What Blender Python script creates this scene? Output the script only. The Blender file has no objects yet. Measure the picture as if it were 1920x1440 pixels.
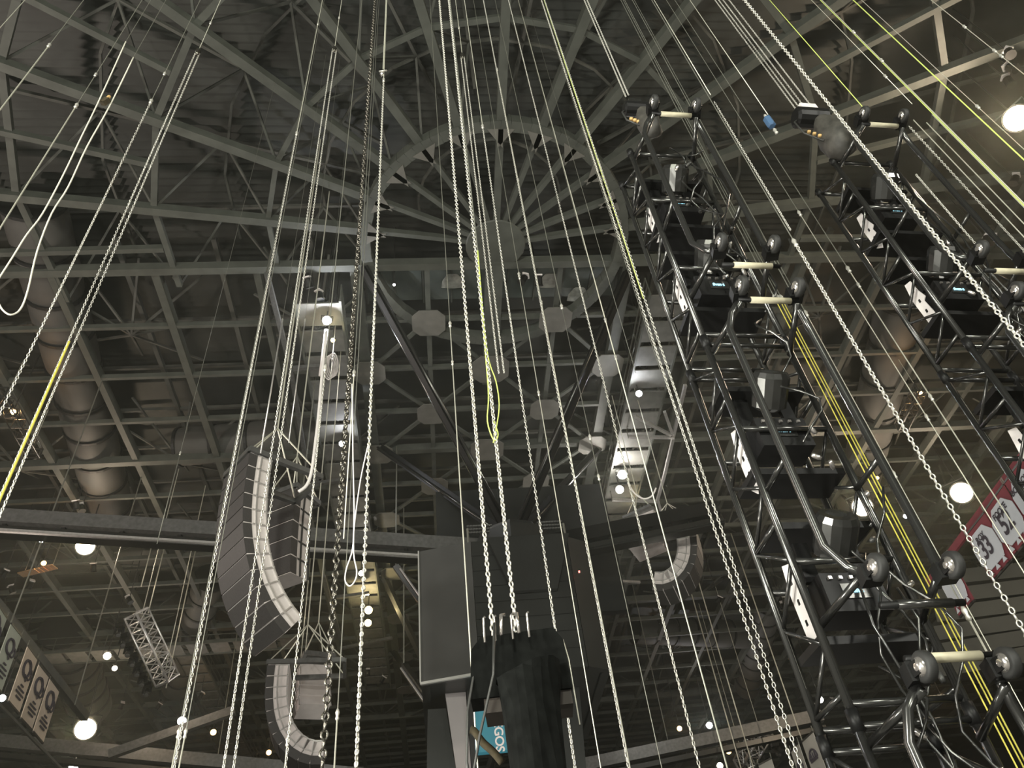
import bpy, math, random
import numpy as np
from mathutils import Vector, Matrix
random.seed(7); np.random.seed(7)
C = bpy.context.scene.collection
SC = bpy.context.scene
# ------------------------------------------------------------------ camera
FPX, CX, CY = 1442.0, 960.0, 720.0
VPX, VPY = 757.0, -788.0                       # where plumb lines meet in the photograph
_v = np.array([VPX-CX, VPY-CY]); _r = float(np.hypot(*_v))
ELEV = math.pi/2 - math.atan(_r/FPX)
UX, UY = _v/_r
CAMZ = 1.6
F_ = np.array([0, math.cos(ELEV), math.sin(ELEV)]); U_ = np.array([0, -math.sin(ELEV), math.cos(ELEV)]); R_ = np.array([1., 0, 0])
cam_up = U_*(-UY) + R_*(UX)*1.0
# image 'up' (0,-1) expressed in world
def _w(ix, iy):
    a = ix*UX + iy*UY; b = -ix*UY + iy*UX
    return a*U_ + b*R_
RIGHT = _w(1, 0); UP = _w(0, -1)
cd = bpy.data.cameras.new('camera'); cam = bpy.data.objects.new('camera', cd); C.objects.link(cam)
cam.matrix_world = Matrix(((RIGHT[0], UP[0], -F_[0], 0), (RIGHT[1], UP[1], -F_[1], 0), (RIGHT[2], UP[2], -F_[2], CAMZ), (0, 0, 0, 1)))
cd.sensor_fit = 'HORIZONTAL'; cd.sensor_width = 36; cd.lens = 36*FPX/1920; cd.clip_end = 400; cd.clip_start = .05
SC.camera = cam
def ray(px, py):
    d = FPX*F_ + _w(px-CX, py-CY); return d/np.linalg.norm(d)
def tan_az(px, py):
    d = ray(px, py); return d[2]/math.hypot(d[0], d[1]), math.atan2(d[0], d[1])
def atz(px, py, z):                            # point of a sight line at height z
    d = ray(px, py); return Vector(d*(z-CAMZ)/d[2]) + Vector((0, 0, CAMZ))
def atd(px, py, dist):                         # point at horizontal distance
    d = ray(px, py); k = dist/math.hypot(d[0], d[1]); return Vector(d*k) + Vector((0, 0, CAMZ))
def aty(px, py, yy):                           # point on the arena cross plane y' = yy
    d = ray(px, py); n = np.array([EY.x, EY.y, 0]); k = (yy + O.dot(EY))/float(d @ n); return Vector(d*k) + Vector((0, 0, CAMZ))
# arena frame: O below the dome hub, turned 8.2 degrees
ANG = math.radians(8.2)
O = Vector((0.1, 20.7, 0)); EX = Vector((math.cos(ANG), math.sin(ANG), 0)); EY = Vector((-math.sin(ANG), math.cos(ANG), 0)); EZ = Vector((0, 0, 1))
def A(x, y, z): return O + EX*x + EY*y + EZ*z
def loc(p): q = Vector(p) - O; return q.dot(EX), q.dot(EY), q.z
# ------------------------------------------------------------------ world, exposure
SC.view_settings.view_transform = 'Standard'; SC.view_settings.look = 'None'
SC.view_settings.exposure = -0.2; SC.view_settings.gamma = 1; SC.view_settings.use_curve_mapping = False
W = bpy.data.worlds.new('world'); SC.world = W; W.use_nodes = True
W.node_tree.nodes['Background'].inputs[0].default_value = (.9, 1, .9, 1); W.node_tree.nodes['Background'].inputs[1].default_value = .010
SC.cycles.volume_bounces = 0; SC.cycles.max_bounces = 5; SC.cycles.use_denoising = True
SC.cycles.sample_clamp_indirect = 4
def lamp(name, p, watts, col=(1, .93, .82), r=.3):
    l = bpy.data.lights.new(name, 'POINT'); l.energy = watts; l.color = col; l.shadow_soft_size = r
    o = bpy.data.objects.new(name, l); C.objects.link(o); o.location = p; return o
def area(name, p, to, watts, size, col=(1, .985, .89)):
    l = bpy.data.lights.new(name, 'AREA'); l.energy = watts; l.color = col; l.size = size; l.shape = 'DISK'
    o = bpy.data.objects.new(name, l); C.objects.link(o); o.location = p
    o.rotation_euler = (Vector(to)-Vector(p)).to_track_quat('-Z', 'Y').to_euler(); return o
# arena work floods outside the frame: around the hall; the smaller near lights are added fills
area('work_flood', (-14, -8, 9), (-2, 12, 16), 2600, 1.6)
area('work_flood', (15, -9, 10), (4, 12, 16), 2000, 1.6)
area('work_flood', (0, -16, 12), (0, 14, 30), 5200, 2.0, (.98, 1, .84))
area('work_flood', (-26, 12, 14), (-6, 16, 30), 2600, 1.2, (1, .86, .76))
area('work_flood', (6, 24, .8), (2, 26, 30), 900, 3.0)
area('fill_light', (-5.5, -1.5, 3.2), (1.5, 5, 7), 620, .5)  # added fills from here on: brighten chains and tubes, leave the roof dark
area('fill_light', (-6.5, 3.0, 2.6), (3.0, 4.5, 6), 760, .9)  # added low at the left for highlights on the tower tubes
area('fill_light', (4.5, -4.5, 3.5), (1, 5, 6), 260, .5)
area('fill_light', (-3.0, -3.0, 1.5), (-2, 6, 9), 300, .5)
# ------------------------------------------------------------------ materials
def mat(name, col, rough=.5, metal=0, noise=0, nscale=8, bump=0, emit=None, estr=0, spec=.5, coat=0):
    m = bpy.data.materials.new(name); m.use_nodes = True; nt = m.node_tree; b = nt.nodes['Principled BSDF']
    b.inputs['Roughness'].default_value = rough; b.inputs['Metallic'].default_value = metal
    b.inputs['Specular IOR Level'].default_value = spec; b.inputs['Coat Weight'].default_value = coat
    if noise or bump:
        tc = nt.nodes.new('ShaderNodeTexCoord'); n = nt.nodes.new('ShaderNodeTexNoise'); n.inputs['Scale'].default_value = nscale; n.inputs['Detail'].default_value = 5
        nt.links.new(tc.outputs['Object'], n.inputs['Vector'])
        r = nt.nodes.new('ShaderNodeValToRGB'); r.color_ramp.elements[0].position = .3; r.color_ramp.elements[1].position = .72
        r.color_ramp.elements[0].color = tuple(c*(1-noise) for c in col)+(1,); r.color_ramp.elements[1].color = tuple(min(1, c*(1+noise)) for c in col)+(1,)
        nt.links.new(n.outputs[0], r.inputs[0]); nt.links.new(r.outputs[0], b.inputs['Base Color'])
        if bump:
            bp = nt.nodes.new('ShaderNodeBump'); bp.inputs['Strength'].default_value = bump; nt.links.new(n.outputs[0], bp.inputs['Height']); nt.links.new(bp.outputs[0], b.inputs['Normal'])
    else: b.inputs['Base Color'].default_value = tuple(col)+(1,)
    if emit: b.inputs['Emission Color'].default_value = tuple(emit)+(1,); b.inputs['Emission Strength'].default_value = estr
    return m
M = dict(
 steel=mat('roof_steel', (.076, .081, .069), .62, 0, .22, 1.5), steel2=mat('upper_steel', (.085, .085, .074), .7, 0, .25, 1.2),
 deck=mat('corrugated_deck', (.045, .047, .042), .55, .2, .3, .5), panel=mat('duct_board', (.085, .10, .09), .6, 0, .3, .6),
 plate=mat('gusset_steel', (.15, .145, .128), .6, 0, .15, 2), cat=mat('catwalk_plate', (.13, .128, .115), .6, 0, .25, 2),
 blk=mat('gloss_black', (.10, .10, .096), .24, .85), blkm=mat('satin_black', (.007, .007, .007), .45, spec=.25), blkr=mat('rubber_black', (.018, .018, .017), .6),
 arm=mat('brushed_grey', (.19, .19, .185), .32, .6, .2, 6), cloth=mat('black_cloth', (.005, .0055, .005), .95, 0, .4, 14, .3, spec=.08), clothg=mat('grey_black_cloth', (.045, .042, .036), .6, 0, .5, 10, .4),
 galv=mat('galvanised', (.60, .585, .53), .36, .5, .12, 30), wire=mat('wire_rope', (.66, .65, .55), .42, .4), dwire=mat('dark_wire_rope', (.20, .20, .17), .5, .5),
 bchain=mat('dark_chain', (.15, .14, .12), .26, .9), alu=mat('mill_aluminium', (.70, .68, .66), .33, .7, .1, 9), white=mat('white_paint', (.78, .74, .72), .5),
 cab=mat('speaker_grey', (.62, .57, .55), .5, 0, .06, 5), grille=mat('speaker_grille', (.040, .037, .036), .6, 0, .25, 60), rope=mat('pale_rope', (.70, .68, .58), .75), yel=mat('yellow_rope', (.70, .62, .10), .6),
 ygr=mat('green_cord', (.55, .66, .16), .6), beige=mat('beige_sleeve', (.50, .46, .33), .55, 0, .15, 9), chrome=mat('caster_metal', (.85, .80, .76), .2, .9, .15, 20),
 scr=mat('screen_lit_face', (.085, .085, .082), .30, .1, .12, .7), scrd=mat('screen_dark', (.022, .023, .022), .32, 0, .2, .8), trim=mat('screen_trim', (.7, .7, .66), .35, .5),
 teal=mat('teal_sign', (.022, .13, .17), .5, emit=(.05, .24, .30), estr=.55), tealw=mat('sign_white', (.6, .55, .52), .5, emit=(.8, .68, .62), estr=.45),
 pink=mat('lit_side_column', (.34, .31, .31), .5, 0, .1, .6), ban=mat('beige_banner', (.62, .52, .42), .8, 0, .06, 2), bang=mat('grey_green_banner', (.40, .43, .36), .8, 0, .06, 2), bang2=mat('grey_banner', (.42, .40, .36), .8, 0, .06, 2),
 ink=mat('banner_ink', (.05, .04, .055), .8), red=mat('red_banner', (.22, .035, .05), .8, 0, .1, 2), jers=mat('jersey_white', (.62, .64, .68), .8, 0, .05, 2), blue=mat('blue_plastic', (.06, .12, .22), .35),
 duct=mat('duct_fabric', (.085, .082, .075), .65, 0, .15, .7), dband=mat('duct_band', (.012, .012, .012), .6), conc=mat('concrete', (.16, .155, .145), .8, 0, .2, .5),
 wall=mat('dark_wall', (.05, .05, .048), .8, 0, .3, .3), seat=mat('seat_fascia', (.06, .066, .06), .7, 0, .2, .5), orange=mat('amber_lit_grating', (.45, .26, .12), .5, .3), red2=mat('red_hoist', (.16, .012, .015), .4), brown=mat('brown_sling', (.04, .03, .012), .9, 0, .4, 25, .3), brownb=mat('brown_box', (.022, .015, .010), .7, 0, .2, 6),
 dirt=mat('dark_fitting', (.05, .05, .047), .4, .4), lcd=mat('lcd_text', (.1, .2, .3), .4, emit=(.45, .85, 1), estr=1.6), amberc=mat('amber_connector', (.55, .36, .14), .4),
)
def roofz(x, y): return 33.45-.00022*((x-O.x)**2+(y-O.y)**2)
def emat(name, col, s): return mat(name, (.8, .8, .8), .4, emit=col, estr=s)
EM = dict(warm=emat('lamp_warm', (1, .83, .60), 42), cool=emat('lamp_cool', (.94, .93, 1), 42), amber=emat('lamp_amber', (1, .55, .18), 9), yellow=emat('lamp_yellow', (1, .80, .32), 12), white=emat('lamp_white', (1, .95, .88), 36), red=emat('led_red', (1, .08, .06), 6), cyan=emat('led_cyan', (.1, .7, .9), 2.2))
# ------------------------------------------------------------------ mesh helpers
class MB:
    def __init__(s): s.v = []; s.f = []; s.n = 0
    def add(s, vs, fs):
        k = s.n; s.v.extend([tuple(v) for v in vs]); s.f.extend([tuple(i+k for i in f) for f in fs]); s.n += len(vs)
    def box(s, c, hx, hy, hz, R=None):
        c = Vector(c); pts = []
        for a in (-1, 1):
            for b in (-1, 1):
                for d in (-1, 1):
                    p = Vector((a*hx, b*hy, d*hz)); p = R @ p if R is not None else p; pts.append(c+p)
        s.add(pts, [(0, 1, 3, 2), (4, 6, 7, 5), (0, 4, 5, 1), (2, 3, 7, 6), (0, 2, 6, 4), (1, 5, 7, 3)]); return s
    def bar(s, p, q, w, h=None, up=EZ):           # square bar p->q
        p = Vector(p); q = Vector(q); h = h or w; d = (q-p); L = d.length
        if L < 1e-6: return s
        d /= L; x = d.cross(up)
        if x.length < 1e-3: x = d.cross(Vector((1, 0, 0)))
        x.normalize(); y = x.cross(d)
        R = Matrix((x, d, y)).transposed(); return s.box((p+q)/2, w/2, L/2, h/2, R)
    def ibeam(s, p, q, w, h, t=.03):
        p = Vector(p); q = Vector(q); d = (q-p).normalized(); x = d.cross(EZ)
        if x.length < 1e-3: x = Vector((1, 0, 0))
        x.normalize(); y = x.cross(d)
        s.bar(p+y*(h/2), q+y*(h/2), w, t); s.bar(p-y*(h/2), q-y*(h/2), w, t); s.bar(p, q, t, h); return s
    def tube(s, pts, r, n=8, cap=True):
        pts = [Vector(p) for p in pts]; P = []; fr = None; m = len(pts)
        for i, p in enumerate(pts):
            t = (pts[min(i+1, m-1)]-pts[max(i-1, 0)]).normalized()
            if fr is None:
                fr = t.orthogonal().normalized()
            else:
                fr = (fr - t*fr.dot(t)).normalized()
            b = t.cross(fr); rr = r[i] if isinstance(r, (list, tuple)) else r
            P += [p+(fr*math.cos(2*math.pi*k/n)+b*math.sin(2*math.pi*k/n))*rr for k in range(n)]
        F = [(i*n+k, i*n+(k+1) % n, (i+1)*n+(k+1) % n, (i+1)*n+k) for i in range(m-1) for k in range(n)]
        if cap: F += [tuple(reversed(range(n))), tuple((m-1)*n+k for k in range(n))]
        s.add(P, F); return s
    def lathe(s, c, axis, prof, n=16):            # prof: (offset along axis, radius)
        c = Vector(c); a = Vector(axis).normalized()
        return s.tube([c+a*o+a*1e-5*i for i, (o, r) in enumerate(prof)], [max(r, 1e-4) for o, r in prof], n) if False else s._lathe(c, a, prof, n)
    def _lathe(s, c, a, prof, n):
        x = a.orthogonal().normalized(); y = a.cross(x); P = []
        for o, r in prof: P += [c+a*o+(x*math.cos(2*math.pi*k/n)+y*math.sin(2*math.pi*k/n))*r for k in range(n)]
        m = len(prof); F = [(i*n+k, i*n+(k+1) % n, (i+1)*n+(k+1) % n, (i+1)*n+k) for i in range(m-1) for k in range(n)]
        F += [tuple(reversed(range(n))), tuple((m-1)*n+k for k in range(n))]; s.add(P, F); return s
    def prism(s, poly, thick, T):                 # poly in local xz, thickness along y, T matrix
        n = len(poly); P = [T @ Vector((x, -thick/2, z)) for x, z in poly]+[T @ Vector((x, thick/2, z)) for x, z in poly]
        s.add(P, [tuple(range(n)), tuple(reversed(range(n, 2*n)))]+[(i, i+n, (i+1) % n+n, (i+1) % n) for i in range(n)]); return s
    def mesh(s, name, m, smooth=False):
        me = bpy.data.meshes.new(name); me.from_pydata(s.v, [], s.f); me.materials.append(m)
        if smooth: me.polygons.foreach_set('use_smooth', [True]*len(me.polygons))
        me.update(); return me
    def obj(s, name, m, parent=None, smooth=False, **k):
        return link(name, s.mesh(name, m, smooth), parent, **k)
def link(name, me, parent=None, M_=None, label=None, cat=None, group=None, kind=None):
    o = bpy.data.objects.new(name, me); C.objects.link(o)
    if M_ is not None: o.matrix_world = M_
    if parent is not None:
        o.parent = parent
        if M_ is None or True: o.matrix_parent_inverse = parent_inv(parent)
    tag(o, label, cat, group, kind); return o
_inv = {}
def parent_inv(p):
    if p.name not in _inv:
        mw = Matrix.Translation(p.location) if p.parent is None and p.type == 'EMPTY' and not any(p.rotation_euler) else wm(p)
        _inv[p.name] = mw.inverted()
    return _inv[p.name]
def wm(o):
    m = o.matrix_basis if o.parent is None else wm(o.parent) @ o.matrix_parent_inverse @ o.matrix_basis
    return m.copy()
def tag(o, label=None, cat=None, group=None, kind=None):
    if label: o['label'] = label
    if cat: o['category'] = cat
    if group: o['group'] = group
    if kind: o['kind'] = kind
def thing(name, label, cat, at, group=None, kind=None):
    o = bpy.data.objects.new(name, None); C.objects.link(o); o.location = at; o.empty_display_size = .2; tag(o, label, cat, group, kind); return o
def copy_tree(o, T, label=None, parent=None):     # T: world transform applied to the whole tree
    c = o.copy(); C.objects.link(c)
    if parent is None:
        c.matrix_basis = T @ o.matrix_basis
        if label: c['label'] = label
    else: c.parent = parent; c.matrix_parent_inverse = o.matrix_parent_inverse.copy()
    for ch in o.children: copy_tree(ch, T, None, c)
    return c
def text_mesh(txt, size, m, T, parent, name='lettering', squeeze=1.0):
    cu = bpy.data.curves.new(name, 'FONT'); cu.body = txt; cu.size = size; cu.align_x = 'CENTER'; cu.align_y = 'CENTER'; cu.extrude = .004; cu.offset = size*.02; cu.space_character = .95
    ob = bpy.data.objects.new(name, cu); C.objects.link(ob); bpy.context.view_layer.update()
    me = bpy.data.meshes.new_from_object(ob.evaluated_get(bpy.context.evaluated_depsgraph_get())); bpy.data.objects.remove(ob)
    me.transform(Matrix.Diagonal((squeeze, 1, 1, 1))); me.materials.clear(); me.materials.append(m); return link(name, me, parent, T)
# ------------------------------------------------------------------ shell
ZL, ZU = 30.0, 32.3
def ring_wall(name, x0, y0, x1, y1, z1):
    b = MB(); b.bar(A(x0, y0, z1/2), A(x1, y1, z1/2), .4, z1); b.obj(name, M['wall'], kind='structure')
ring_wall('wall_back', -72, 84, 72, 84, 36); ring_wall('wall_left', -72, -60, -72, 84, 36); ring_wall('wall_right', 72, -60, 72, 84, 36); ring_wall('wall_front', -72, -60, 72, -60, 36)
MB().box(A(0, 12, -.2), 74, 74, .2, Matrix.Rotation(ANG, 3, 'Z')).obj('floor', M['conc'], kind='structure')
roof = thing('ceiling', 'steel dome roof with radial ribs, ring beams and a gridded truss field', None, A(0, 0, ZL), kind='structure')
# corrugated deck, ridges across
def deck():
    n = 400; ys = np.linspace(-60, 84, n*2+1); xs = np.linspace(-72, 72, 13); nx = len(xs)
    v = np.zeros((len(ys), nx, 3)); 
    for j, x in enumerate(xs):
        r = np.hypot(x, ys); z = 33.6-.00022*r*r + np.where(np.arange(len(ys)) % 2 == 0, 0, .24)
        v[:, j] = np.stack([O.x+EX.x*x+EY.x*ys, O.y+EX.y*x+EY.y*ys, z], 1)
    idx = np.arange(len(ys)*nx).reshape(len(ys), nx)
    q = np.stack([idx[:-1, :-1], idx[1:, :-1], idx[1:, 1:], idx[:-1, 1:]], -1).reshape(-1, 4)
    return npmesh('deck', v.reshape(-1, 3), q, M['deck'])
def npmesh(name, v, q, m, smooth=False):
    me = bpy.data.meshes.new(name); v = np.asarray(v, np.float32); q = np.asarray(q, np.int32); k = q.shape[1]
    me.vertices.add(len(v)); me.vertices.foreach_set('co', v.ravel()); me.loops.add(q.size); me.loops.foreach_set('vertex_index', q.ravel())
    me.polygons.add(len(q)); me.polygons.foreach_set('loop_start', np.arange(len(q), dtype=np.int32)*k); me.polygons.foreach_set('loop_total', np.full(len(q), k, np.int32))
    if smooth: me.polygons.foreach_set('use_smooth', np.ones(len(q), bool))
    me.materials.append(m); me.update(calc_edges=True); me.validate(); return me
link('roof_deck', deck(), roof)
def beam(p, q, w, h, m='steel', name='roof_beam', sect='bar'):
    b = MB(); (b.ibeam if sect == 'i' else b.bar)(p, q, w, h); return b.obj(name, M[m], roof)
# dome part: 22 radial ribs (those at y' <= 0 seen whole), rings
NR = 22; R1, R2, R3, R4 = 5.75, 9.8, 14.3, 19.4
def P(r, k, z=ZL): a = 2*math.pi*k/NR; return A(r*math.sin(a), -r*math.cos(a), z)
for k in range(-6, 7):
    if abs(k) == 6: continue
    beam(P(1.0, k), P(R1, k), .20 if k else .30, .3, name='inner_rib'); beam(P(R1, k), P(30, k, ZL-.3), .34, .42, name='radial_rib')
    # collar plates where a rib meets the compression ring
    for s in (-1, 1):
        x = P(R1-.1, k, ZL-.28); d = (P(R1, k)-P(0, k)).normalized(); t = d.cross(EZ)
        MB().prism([(-.1, 0), (.55, 0), (-.1, -.8)], .05, Matrix((( *(t*s), 0), (*(-EZ), 0), (*d, 0), (0, 0, 0, 1))).transposed() if False else Matrix.Translation(x) @ Matrix((t*s, EZ, d)).transposed().to_4x4()).obj('rib_bracket', M['plate'], roof)
for k in range(-6, 6):
    beam(P(R3, k+.5), P(30, k+.5, ZL-.3), .22, .3, name='intermediate_rib')
    for (R, w) in ((R2, .20), (R3, .24), (R4, .26), (24.5, .26)): beam(P(R, k), P(R, k+1), w, w, name='ring_beam')
    # purlins on the upper layer and raking webs
    for R in (3.4, 7.8, 12, 17, 22): beam(P(R, k, 33.1), P(R, k+1, 33.1), .10, .14, 'steel2', 'roof_purlin')
    beam(P(R1, k+.5, 33.2), P(28, k+.5, 32.8), .12, .2, 'steel2', 'roof_purlin')
    for Ra, Rb in ((R1, R2), (R2, R3), (R3, R4)):
        beam(P(Ra, k, ZL), P((Ra+Rb)/2, k+.5, 33), .09, .09, 'steel2', 'web_brace'); beam(P(Rb, k, ZL), P((Ra+Rb)/2, k+.5, 33), .09, .09, 'steel2', 'web_brace')
# compression ring: drum of 66 short bands
b = MB(); K = 90
for i in range(K):
    a0, a1 = [2*math.pi*(j)/K for j in (i, i+1)]
    rr = R1+(.02 if i % 3 == 0 else 0)
    b.bar(A(rr*math.sin(a0), -rr*math.cos(a0), ZL), A(rr*math.sin(a1), -rr*math.cos(a1), ZL), .46, .55)
b.obj('compression_ring', M['steel'], roof)
b = MB(); b.lathe(A(0, 0, ZL-.2), EZ, [(0, 1.3), (.05, 1.35), (.05, .8), (.4, .7)], 22); b.obj('hub_plate', M['steel'], roof)
# rectangular part
T0, DT = 1.1, 3.3
NT = 25
for n in range(NT):
    y = T0+DT*n; big = n in (0, 4, 10, 16)
    for (xa, xb) in ((-60, -6.2), (-6.2, 6.2), (6.2, 60)):
        w = .36 if big else .17
        beam(A(xa, y, ZL), A(xb, y, ZL), w, w+.1, name='cross_beam', sect='bar')
    beam(A(-60, y+1.65, ZU), A(60, y+1.65, ZU), .14, .2, 'steel2', 'upper_purlin')
LX = [6.3+4.35*i for i in range(12)]
for s in (-1, 1):
    for i, x in enumerate(LX):
        skew = 2.2*s*0
        wdt = .52 if i in (0,) else (.30 if i % 2 else .34)
        beam(A(s*x, -6 if i == 9 else (T0 if i < 5 else -4), ZL+.1), A(s*(x+1.0), 82, ZL+.1), wdt, .5, name='main_rafter')
        if i < 11: beam(A(s*(x+2.2), T0, ZU), A(s*(x+3.1), 82, ZU), .22, .3, 'steel2', 'upper_rafter')
# diamond bracing with gussets between the two middle rafters; X webs to the sides
def gusset(x, y, sz=.75, z=ZL-.32):
    T = Matrix.Translation(A(x, y, z)) @ Matrix((EX, EZ, EY)).transposed().to_4x4()
    k = sz; MB().prism([(-k, -k*.55), (-k*.55, -k), (k*.55, -k), (k, -k*.55), (k, k*.55), (k*.55, k), (-k*.55, k), (-k, k*.55)], .05, T).obj('gusset_plate', M['plate'], roof)
for n in range(1, 16):
    y = T0+DT*n
    xs = (-3.1, 3.1) if n % 2 else (-6.2, 0, 6.2)
    for x in xs:
        gusset(x, y, .95 if x == 0 else .8)
        for d in (-3.1, 3.1):
            if abs(x+d) < 6.3: beam(A(x, y, ZL-.1), A(x+d, y+DT, ZL-.1), .20, .12, name='cross_brace')
for x in (-3.1, 3.1): beam(A(x, T0, ZL), A(x, 70, ZL), .24, .24, name='main_rafter')
beam(A(0, T0, ZL), A(0, T0+DT*2+1.2, ZL), .8, .5, name='main_rafter')
for s in (-1, 1):
    for i in range(0, 9, 2):
        for n in range(1, 18, 3):
            x = LX[i]+2.2+.03*n; y = T0+DT*n+.8
            for a in range(8):
                th = a*math.pi/4+.25; L = 4.2 if a % 2 else 3.2
                beam(A(s*x, y, ZL+.3), A(s*x+L*math.cos(th), y+L*math.sin(th), ZU-.1), .10, .10, 'steel2', 'raking_strut')
# duct boards between rows 0 and 1 (the stained panels ahead of the dome)
for i in range(9):
    x = -6.0+1.35*i
    T = Matrix.Translation(A(x+.66, T0+1.5, 30.75)) @ Matrix((EX, EY, EZ)).transposed().to_4x4() @ Matrix.Rotation(math.radians(8), 4, 'X')
    me = MB().box((0, 0, 0), .62, 1.35, .04).mesh('ceiling_panel', M['panel']); link('ceiling_panel', me, roof, T)
    beam(A(x, T0+.2, 30.6), A(x, T0+3, 30.9), .09, .12, name='panel_joist')
for (x, y) in ((-1.9, 2.6), (2.8, 2.7), (4.3, 3.6)):
    b = MB(); c = A(x, y, 30.62); pts = [(.5*math.cos(t)*(1+.35*math.sin(3*t)), .6*math.sin(t)*(1+.3*math.cos(2*t))) for t in np.linspace(0, 2*math.pi, 11)[:-1]]
    b.prism(pts, .03, Matrix.Translation(c) @ Matrix((EX, EZ, EY)).transposed().to_4x4()); b.obj('torn_lining', mat('torn_lining', (.30, .30, .27), .8, 0, .3, 4), roof)
# ------------------------------------------------------------------ catwalks
def catwalk(label, x0, x1, y0, y1, z, step=1.65, along='y', rails=True):
    t = thing('catwalk', label, 'catwalk', A((x0+x1)/2, (y0+y1)/2, z))
    if along == 'y':
        n = int((y1-y0)/step); me = MB().box((0, 0, 0), (x1-x0)/2, step*.40, .04).mesh('floor_panel', M['cat']); R = Matrix.Rotation(ANG, 4, 'Z')
        for i in range(n): link('floor_panel', me, t, Matrix.Translation(A((x0+x1)/2+.4*(-1 if x0 < 0 else 1)*i/n, y0+(i+.5)*step, z)) @ R)
        ends = [((x0, y0), (x0+(x1-x0)*0+.4*(-1 if x0 < 0 else 1), y1)), ((x1, y0), (x1+.4*(-1 if x0 < 0 else 1), y1))]
    else:
        n = int((x1-x0)/step); me = MB().box((0, 0, 0), step*.40, (y1-y0)/2, .04).mesh('floor_panel', M['cat']); R = Matrix.Rotation(ANG, 4, 'Z')
        for i in range(n): link('floor_panel', me, t, Matrix.Translation(A(x0+(i+.5)*step, (y0+y1)/2, z)) @ R)
        ends = [((x0, y0), (x1, y0)), ((x0, y1), (x1, y1))]
    for a, c in ends:
        MB().bar(A(*a, z), A(*c, z), .10, .22).obj('edge_beam', M['steel'], t)
        if rails:
            for h in (.55, 1.05): MB().tube([A(*a, z+h), A(*c, z+h)], .035, 6).obj('hand_rail', M['steel'], t)
            m_ = int(max(abs(c[0]-a[0]), abs(c[1]-a[1]))/3.3)
            for i in range(m_+1):
                f = i/m_; p = A(a[0]+(c[0]-a[0])*f, a[1]+(c[1]-a[1])*f, z); MB().bar(p, p+EZ*1.08, .05).obj('rail_post', M['steel'], t)
    return t
cw = catwalk('left catwalk of grey floor panels running away beside the dome ring', -9.0, -7.0, 2.0, 44, 28.7)
catwalk('right catwalk of grey floor panels running away under the bright floods', 7.2, 9.2, 2.0, 44, 28.7)
catwalk('far left cross catwalk with a pale handrail behind the bright warm flood', -48, -13, 33.6, 35.4, 28.6, along='x')
catwalk('far diagonal catwalk of dark panels at the lower left, left of the silver truss', -22.8, -21.0, 36, 70, 28.9)
# ------------------------------------------------------------------ suspended rig over the middle with struts and wing beams
HUB = Vector(aty(962, 1012, 8.0)); hx, hy, hz = loc(HUB)
rig = thing('suspension_frame', 'black glossy star frame of four struts and two long wing beams carrying the scoreboard', 'frame', A(hx, hy, ZL))
def strut(px, py, w=.42):
    top = atz(px, py, ZL-.2); q = HUB + (top-HUB).normalized()*.8
    d = (top-q).normalized(); x = d.cross(EZ).normalized()
    b = MB(); b.bar(q, top, w*.55, w); o = b.obj('strut', M['blkm'], rig)
    for s in (-1, 1): MB().tube([q+x*s*w*.42-EZ*.1, top+x*s*w*.42-EZ*.1], .075, 8).obj('strut_flange', M['blk'], o, True)
strut(682, 500); strut(1178, 508); strut(712, 838); strut(1122, 842)
# node drum
b = MB(); b.lathe(HUB-EZ*1.0, EZ, [(0, 1.2), (.1, 1.75), (.8, 1.75), (.85, 1.35), (1.25, 1.25), (1.3, .7), (1.6, .6)], 8); b.obj('hub_drum', M['scrd'], rig)
for s in (-1, 1):
    me = MB().box((0, 0, 0), .05, .05, .03).mesh('hub_bolt', M['arm'])
    for i in range(9):
        for j in range(3): link('hub_bolt', me, rig, Matrix.Translation(HUB+EX*(s*(1.0+i*.12))-EY*1.2-EZ*(.0+j*.16)))
def wing(px, py, lit):
    e = Vector(aty(px, py, 7.0)); s = -1 if px < 960 else 1
    q = HUB + EX*s*1.1 - EZ*.35
    b = MB(); b.bar(q, e, .5, .62); b.obj('wing_beam', M['arm'] if lit else M['blkm'], rig)  # lit left wing in grey, unlit right one in black: light put into colour
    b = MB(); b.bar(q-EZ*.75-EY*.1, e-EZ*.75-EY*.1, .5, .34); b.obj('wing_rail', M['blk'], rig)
    MB().bar(q-EZ*.82-EY*.40, e-EZ*.82-EY*.40, .12, .10).obj('wing_flange', M['alu' if lit else 'blk'], rig)  # pale metal on the left stands for the white lit edge line
    n = 9
    for i in range(n):
        p = q.lerp(e, (i+.5)/n); MB().bar(p-EZ*.2, p-EZ*.7, .16).obj('wing_hanger', M['blkm'], rig)
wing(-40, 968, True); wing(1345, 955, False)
for p in (q for q in (A(hx-9, hy-.7, 0), A(hx+9, hy-.7, 0))):
    MB().tube([Vector((p.x, p.y, hz+.9)), Vector((p.x, p.y, ZL))], .03, 6).obj('wing_hanger', M['dwire'], rig)
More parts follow.
